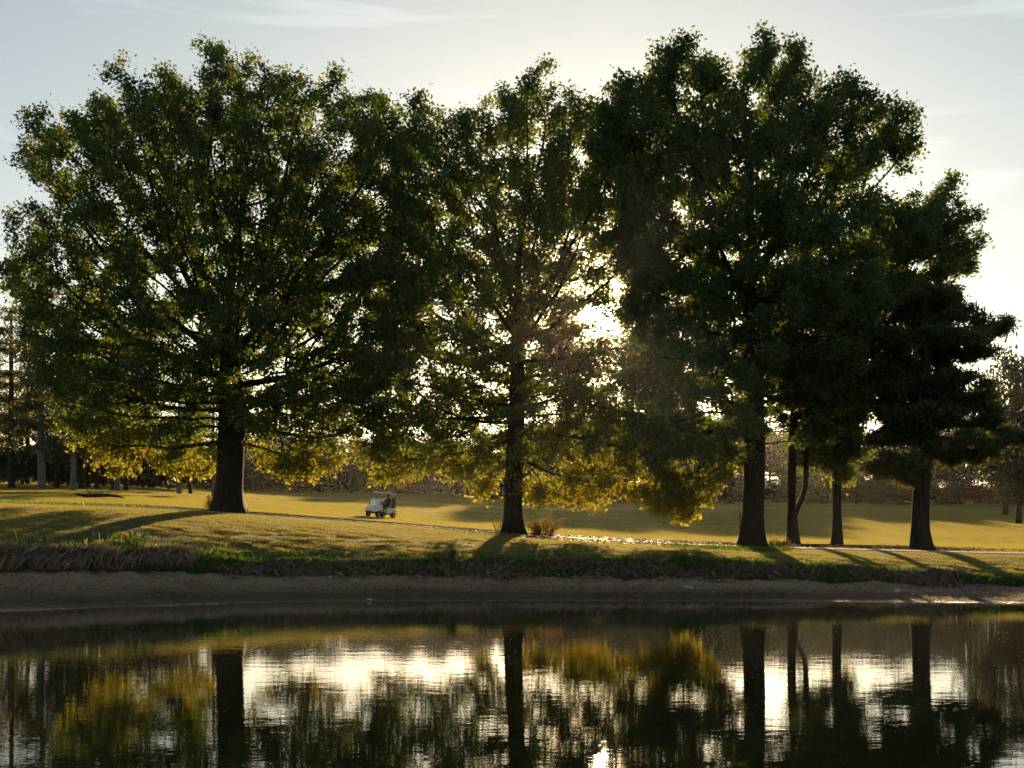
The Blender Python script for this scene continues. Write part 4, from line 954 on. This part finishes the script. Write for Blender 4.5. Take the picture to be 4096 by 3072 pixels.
# golf bag strapped behind the driver's seat
bag = empty('golf_bag'); place_on_cart(bag); tag(bag, 'black golf bag with clubs strapped to the back of the golf cart', 'golf bag')
M_BAG = simple('bag_nylon', (0.022, 0.021, 0.022), 0.7, 0.3, noise=0.3)
bm = bmesh.new(); tube_pts(bm, [(-1.02, 0.20, 0.84), (-1.08, 0.20, 1.15), (-1.14, 0.20, 1.50)], [0.14, 0.135, 0.14], 14); bag_o = link('bag_body', bm_mesh('bag_body', bm, True), M_BAG, bag)
bm = bmesh.new(); tube_pts(bm, [(-1.138, 0.20, 1.47), (-1.148, 0.20, 1.54)], 0.152, 14); link('collar', bm_mesh('bag_collar', bm), M_BLACK, bag)
bm = bmesh.new(); add_box(bm, (-1.23, 0.20, 1.10), (0.10, 0.20, 0.34), Matrix.Rotation(R(-10), 3, 'Y'), bevel=0.03); link('pocket', bm_mesh('bag_pocket', bm), M_BAG, bag)
for k_, (dx_, dy_, hh_) in enumerate(((0.05, 0.05, 0.24), (-0.05, 0.06, 0.33), (0.02, -0.06, 0.20), (-0.07, -0.04, 0.30), (0.0, 0.0, 0.36))):
    bm = bmesh.new(); b0 = Vector((-1.14+dx_, 0.20+dy_, 1.45)); t0 = b0+Vector((-0.03, dy_*0.6, hh_)); tube_pts(bm, [b0, t0], 0.008, 5); cl = link('club', bm_mesh('club_shaft', bm), M_RIM, bag)
    bm = bmesh.new(); r1 = bmesh.ops.create_icosphere(bm, subdivisions=2, radius=1); bmesh.ops.transform(bm, matrix=Matrix.Translation(t0+Vector((-0.02, 0.03, 0.02))) @ Matrix.Diagonal((0.075, 0.06, 0.06, 1)), verts=r1['verts']); link('head_cover', bm_mesh('club_head', bm, True), M_BAG if k_ % 2 else M_RIM, cl)

# people: one skinned body each, seated; regions coloured by where they lie on the body
M_SKIN1 = simple('skin', (0.42, 0.25, 0.17), 0.55, 0.4, noise=0.08)
M_SKIN2 = simple('skin_tan', (0.30, 0.17, 0.11), 0.55, 0.4, noise=0.08)
def person(label, seat_y, shirt, trousers, shoe, skin, hands, cap_col, head_yaw, beard):
    """seated figure in cart coordinates: hips on the seat, feet on the floor pan"""
    sx = -0.36; V = []; Rd = []; E = []
    def add(p, r, par=None):
        V.append(Vector(p)); Rd.append(r if hasattr(r, '__len__') else (r, r))
        if par is not None: E.append((par, len(V)-1))
        return len(V)-1
    pel = add((sx, seat_y, 0.90), (0.165, 0.135)); bel = add((sx-0.04, seat_y, 1.08), (0.155, 0.125), pel); che = add((sx-0.06, seat_y, 1.28), (0.175, 0.125), bel)
    nek0 = add((sx-0.05, seat_y, 1.43), (0.085, 0.075), che); nek = add((sx-0.03, seat_y, 1.50), 0.055, nek0)
    hy = Vector((math.cos(head_yaw), math.sin(head_yaw), 0))
    h1 = add(Vector((sx-0.01, seat_y, 1.565))+hy*0.02, (0.075, 0.085), nek); h2 = add(Vector((sx-0.005, seat_y, 1.64))+hy*0.01, (0.085, 0.095), h1); h3 = add((sx-0.01, seat_y, 1.71), (0.070, 0.078), h2)
    hand_idx = []
    for s_ in (1, -1):
        hip = add((sx+0.06, seat_y+s_*0.09, 0.875), 0.10, pel); kn = add((sx+0.47, seat_y+s_*0.12, 0.89), 0.068, hip); an_ = add((sx+0.52, seat_y+s_*0.12, 0.47), 0.045, kn)
        heel = add((sx+0.50, seat_y+s_*0.12, 0.425), 0.042, an_); add((sx+0.70, seat_y+s_*0.135, 0.415), 0.034, heel)
        sh = add((sx-0.06, seat_y+s_*0.19, 1.37), 0.072, che); hx = Vector(hands[0 if s_ > 0 else 1])
        el = (V[sh]+hx)/2+Vector((-0.02, s_*0.06, -0.13)); eb = add(el, 0.05, sh); wr = add(hx, 0.032, eb); hand_idx.append(wr)
        dr = (hx-el).normalized(); pal = add(hx+dr*0.06, (0.040, 0.022), wr)
        side = dr.cross(Vector((0, 0, 1))).normalized()
        for q_, (off_, ln_) in enumerate(((-0.030, 0.055), (-0.010, 0.065), (0.010, 0.060), (0.030, 0.045))):
            f1 = add(V[pal]+dr*0.035+side*off_, 0.010, pal); f2 = add(V[f1]+dr*ln_*0.5+Vector((0, 0, -0.012)), 0.009, f1); add(V[f2]+dr*ln_*0.2+Vector((0, 0, -0.03)), 0.008, f2)
        th = add(V[wr]+dr*0.03-side*s_*0.035, 0.011, wr); add(V[th]+dr*0.045-side*s_*0.015+Vector((0, 0, -0.01)), 0.010, th)
    me = bpy.data.meshes.new('person'); me.from_pydata([tuple(v) for v in V], E, []); me.update()
    tmp = bpy.data.objects.new('person_tmp', me); COL.objects.link(tmp)
    md = tmp.modifiers.new('skin', 'SKIN'); sb = tmp.modifiers.new('sub', 'SUBSURF'); sb.levels = 1; sb.render_levels = 1
    for i_, sv in enumerate(me.skin_vertices[0].data):
        sv.radius = Rd[i_]; sv.use_root = (i_ == 0)
    dg = bpy.context.evaluated_depsgraph_get(); body = bpy.data.meshes.new_from_object(tmp.evaluated_get(dg)); bpy.data.objects.remove(tmp)
    for m_ in (shirt, trousers, shoe, skin): body.materials.append(m_)
    # nearest skeleton joint decides the cloth
    J = np.array([tuple(v) for v in V]); kinds = []
    for i_ in range(len(V)):
        z_ = V[i_].z
        kinds.append(3 if 3 < i_ <= 7 else None)
    names = np.zeros(len(V), int)
    for i_, v in enumerate(V):
        if 4 <= i_ <= 7: names[i_] = 3
        elif v.z < 0.46: names[i_] = 2
        elif v.z < 0.93 and (i_ == 0 or v.x > sx+0.03) and v.z < 0.90: names[i_] = 1
    per = (len(V)-8)//2
    for s_ in range(2):
        b_ = 8+s_*per; names[b_] = 1; names[b_+1] = 1; names[b_+2] = 1; names[b_+3:b_+5] = 2; names[b_+5] = 0; names[b_+6] = 0; names[b_+7:b_+per] = 3
    names[0] = 1
    pc = np.zeros(len(body.polygons)*3, np.float32); body.polygons.foreach_get('center', pc); pc = pc.reshape(-1, 3)
    near = ((pc[:, None]-J[None])**2).sum(2).argmin(1); body.polygons.foreach_set('material_index', names[near].astype(np.int32)); body.polygons.foreach_set('use_smooth', np.ones(len(body.polygons), bool))
    root = link('person', body); place_on_cart(root); tag(root, label, 'person')
    hc = Vector((sx-0.005, seat_y, 1.63))
    # face and hair
    up = Vector((0, 0, 1)); sd = up.cross(hy)
    for s_ in (1, -1):
        bm = bmesh.new(); r1 = bmesh.ops.create_icosphere(bm, subdivisions=1, radius=0.014); bmesh.ops.translate(bm, verts=r1['verts'], vec=hc+hy*0.092+sd*s_*0.034+up*0.01)
        link('eye', bm_mesh('eye', bm), M_BLACK, root)
    bm = bmesh.new(); tube_pts(bm, [hc+hy*0.085+up*0.01, hc+hy*0.118-up*0.025, hc+hy*0.09-up*0.032], [0.010, 0.016, 0.010], 6); link('nose', bm_mesh('nose', bm, True), skin, root)
    bm = bmesh.new(); tube_pts(bm, [hc+hy*0.088-up*0.058-sd*0.028, hc+hy*0.098-up*0.060, hc+hy*0.088-up*0.058+sd*0.028], 0.007, 5); link('mouth', bm_mesh('mouth', bm), M_SEAT, root)
    for s_ in (1, -1):
        bm = bmesh.new(); r1 = bmesh.ops.create_icosphere(bm, subdivisions=1, radius=1); bmesh.ops.transform(bm, matrix=Matrix.Translation(hc+sd*s_*0.088-up*0.01) @ Matrix.Diagonal((0.022, 0.012, 0.032, 1)), verts=r1['verts'])
        link('ear', bm_mesh('ear', bm, True), skin, root)
    bm = bmesh.new(); r1 = bmesh.ops.create_icosphere(bm, subdivisions=3, radius=1)
    bmesh.ops.transform(bm, matrix=Matrix.Translation(hc-hy*0.028+up*0.005) @ Matrix.Diagonal((0.088, 0.094, 0.088, 1)), verts=r1['verts'])
    if beard:
        r1 = bmesh.ops.create_icosphere(bm, subdivisions=2, radius=1); bmesh.ops.transform(bm, matrix=Matrix.Translation(hc+hy*0.045-up*0.085) @ Matrix.Diagonal((0.055, 0.06, 0.045, 1)), verts=r1['verts'])
    link('hair', bm_mesh('hair', bm, True), M_BLACK, root)
    # cap with a brim
    bm = bmesh.new(); r1 = bmesh.ops.create_icosphere(bm, subdivisions=3, radius=1)
    bmesh.ops.transform(bm, matrix=Matrix.Translation(hc+up*0.048) @ Matrix.Diagonal((0.105, 0.105, 0.095, 1)), verts=r1['verts'])
    bmesh.ops.delete(bm, geom=[v for v in bm.verts if v.co.z < hc.z+0.045], context='VERTS')
    ring = [hc+up*0.048+(hy*math.cos(a_)+sd*math.sin(a_))*0.10 for a_ in np.linspace(-1.2, 1.2, 9)]; out = [p+hy*(0.09*math.cos(a_*0.9))-up*0.015 for p, a_ in zip(ring, np.linspace(-1.2, 1.2, 9))]
    A_ = [bm.verts.new(p) for p in ring]; B_ = [bm.verts.new(p) for p in out]; C_ = [bm.verts.new(p-up*0.008) for p in out]; D_ = [bm.verts.new(p-up*0.008) for p in ring]
    for i_ in range(8):
        bm.faces.new((A_[i_], A_[i_+1], B_[i_+1], B_[i_])); bm.faces.new((D_[i_], C_[i_], C_[i_+1], D_[i_+1])); bm.faces.new((B_[i_], B_[i_+1], C_[i_+1], C_[i_]))
    link('cap', bm_mesh('cap', bm, True), cap_col, root)
    return root
M_SHIRT = simple('white_shirt', (0.62, 0.64, 0.70), 0.85, 0.2, noise=0.06); M_JACKET = simple('dark_jacket', (0.030, 0.028, 0.036), 0.85, 0.2, noise=0.2)
M_KHAKI = simple('grey_shorts', (0.16, 0.15, 0.15), 0.85, 0.2, noise=0.1); M_NAVY = simple('black_trousers', (0.015, 0.014, 0.016), 0.85, 0.2, noise=0.15)
M_CAPW = simple('white_cap', (0.72, 0.70, 0.66), 0.8, 0.2, noise=0.05); M_CAPB = simple('black_cap', (0.016, 0.014, 0.013), 0.8, 0.2, noise=0.1)
person('passenger in white cap and white shirt behind the golf cart windscreen', -0.27, M_SHIRT, M_KHAKI, M_WHITE, M_SKIN1, ((0.10, -0.16, 1.00), (0.10, -0.40, 1.00)), M_CAPW, R(35), True)
person('driver in dark jacket and black cap with hands on the steering wheel', 0.27, M_JACKET, M_NAVY, M_BLACK, M_SKIN2, ((0.23, 0.42, 1.05), (0.23, 0.13, 1.05)), M_CAPB, R(-25), True)

# ------------------------------------------------------------------ evening haze
def haze():
    bm = bmesh.new(); add_box(bm, (0, 247, 20.3), (3700, 1316, 45.4))
    me = bm_mesh('haze', bm)
    m, n, l = newmat('haze_air'); o = n.new('ShaderNodeOutputMaterial'); v = n.new('ShaderNodeVolumePrincipled')
    v.inputs['Color'].default_value = (0.95, 0.93, 0.90, 1); v.inputs['Density'].default_value = 0.00004; v.inputs['Anisotropy'].default_value = 0.88
    l.new(v.outputs[0], o.inputs['Volume'])
    tag(link('haze', me, m), 'thin warm evening haze over the fairway', 'haze', kind='stuff')
haze()
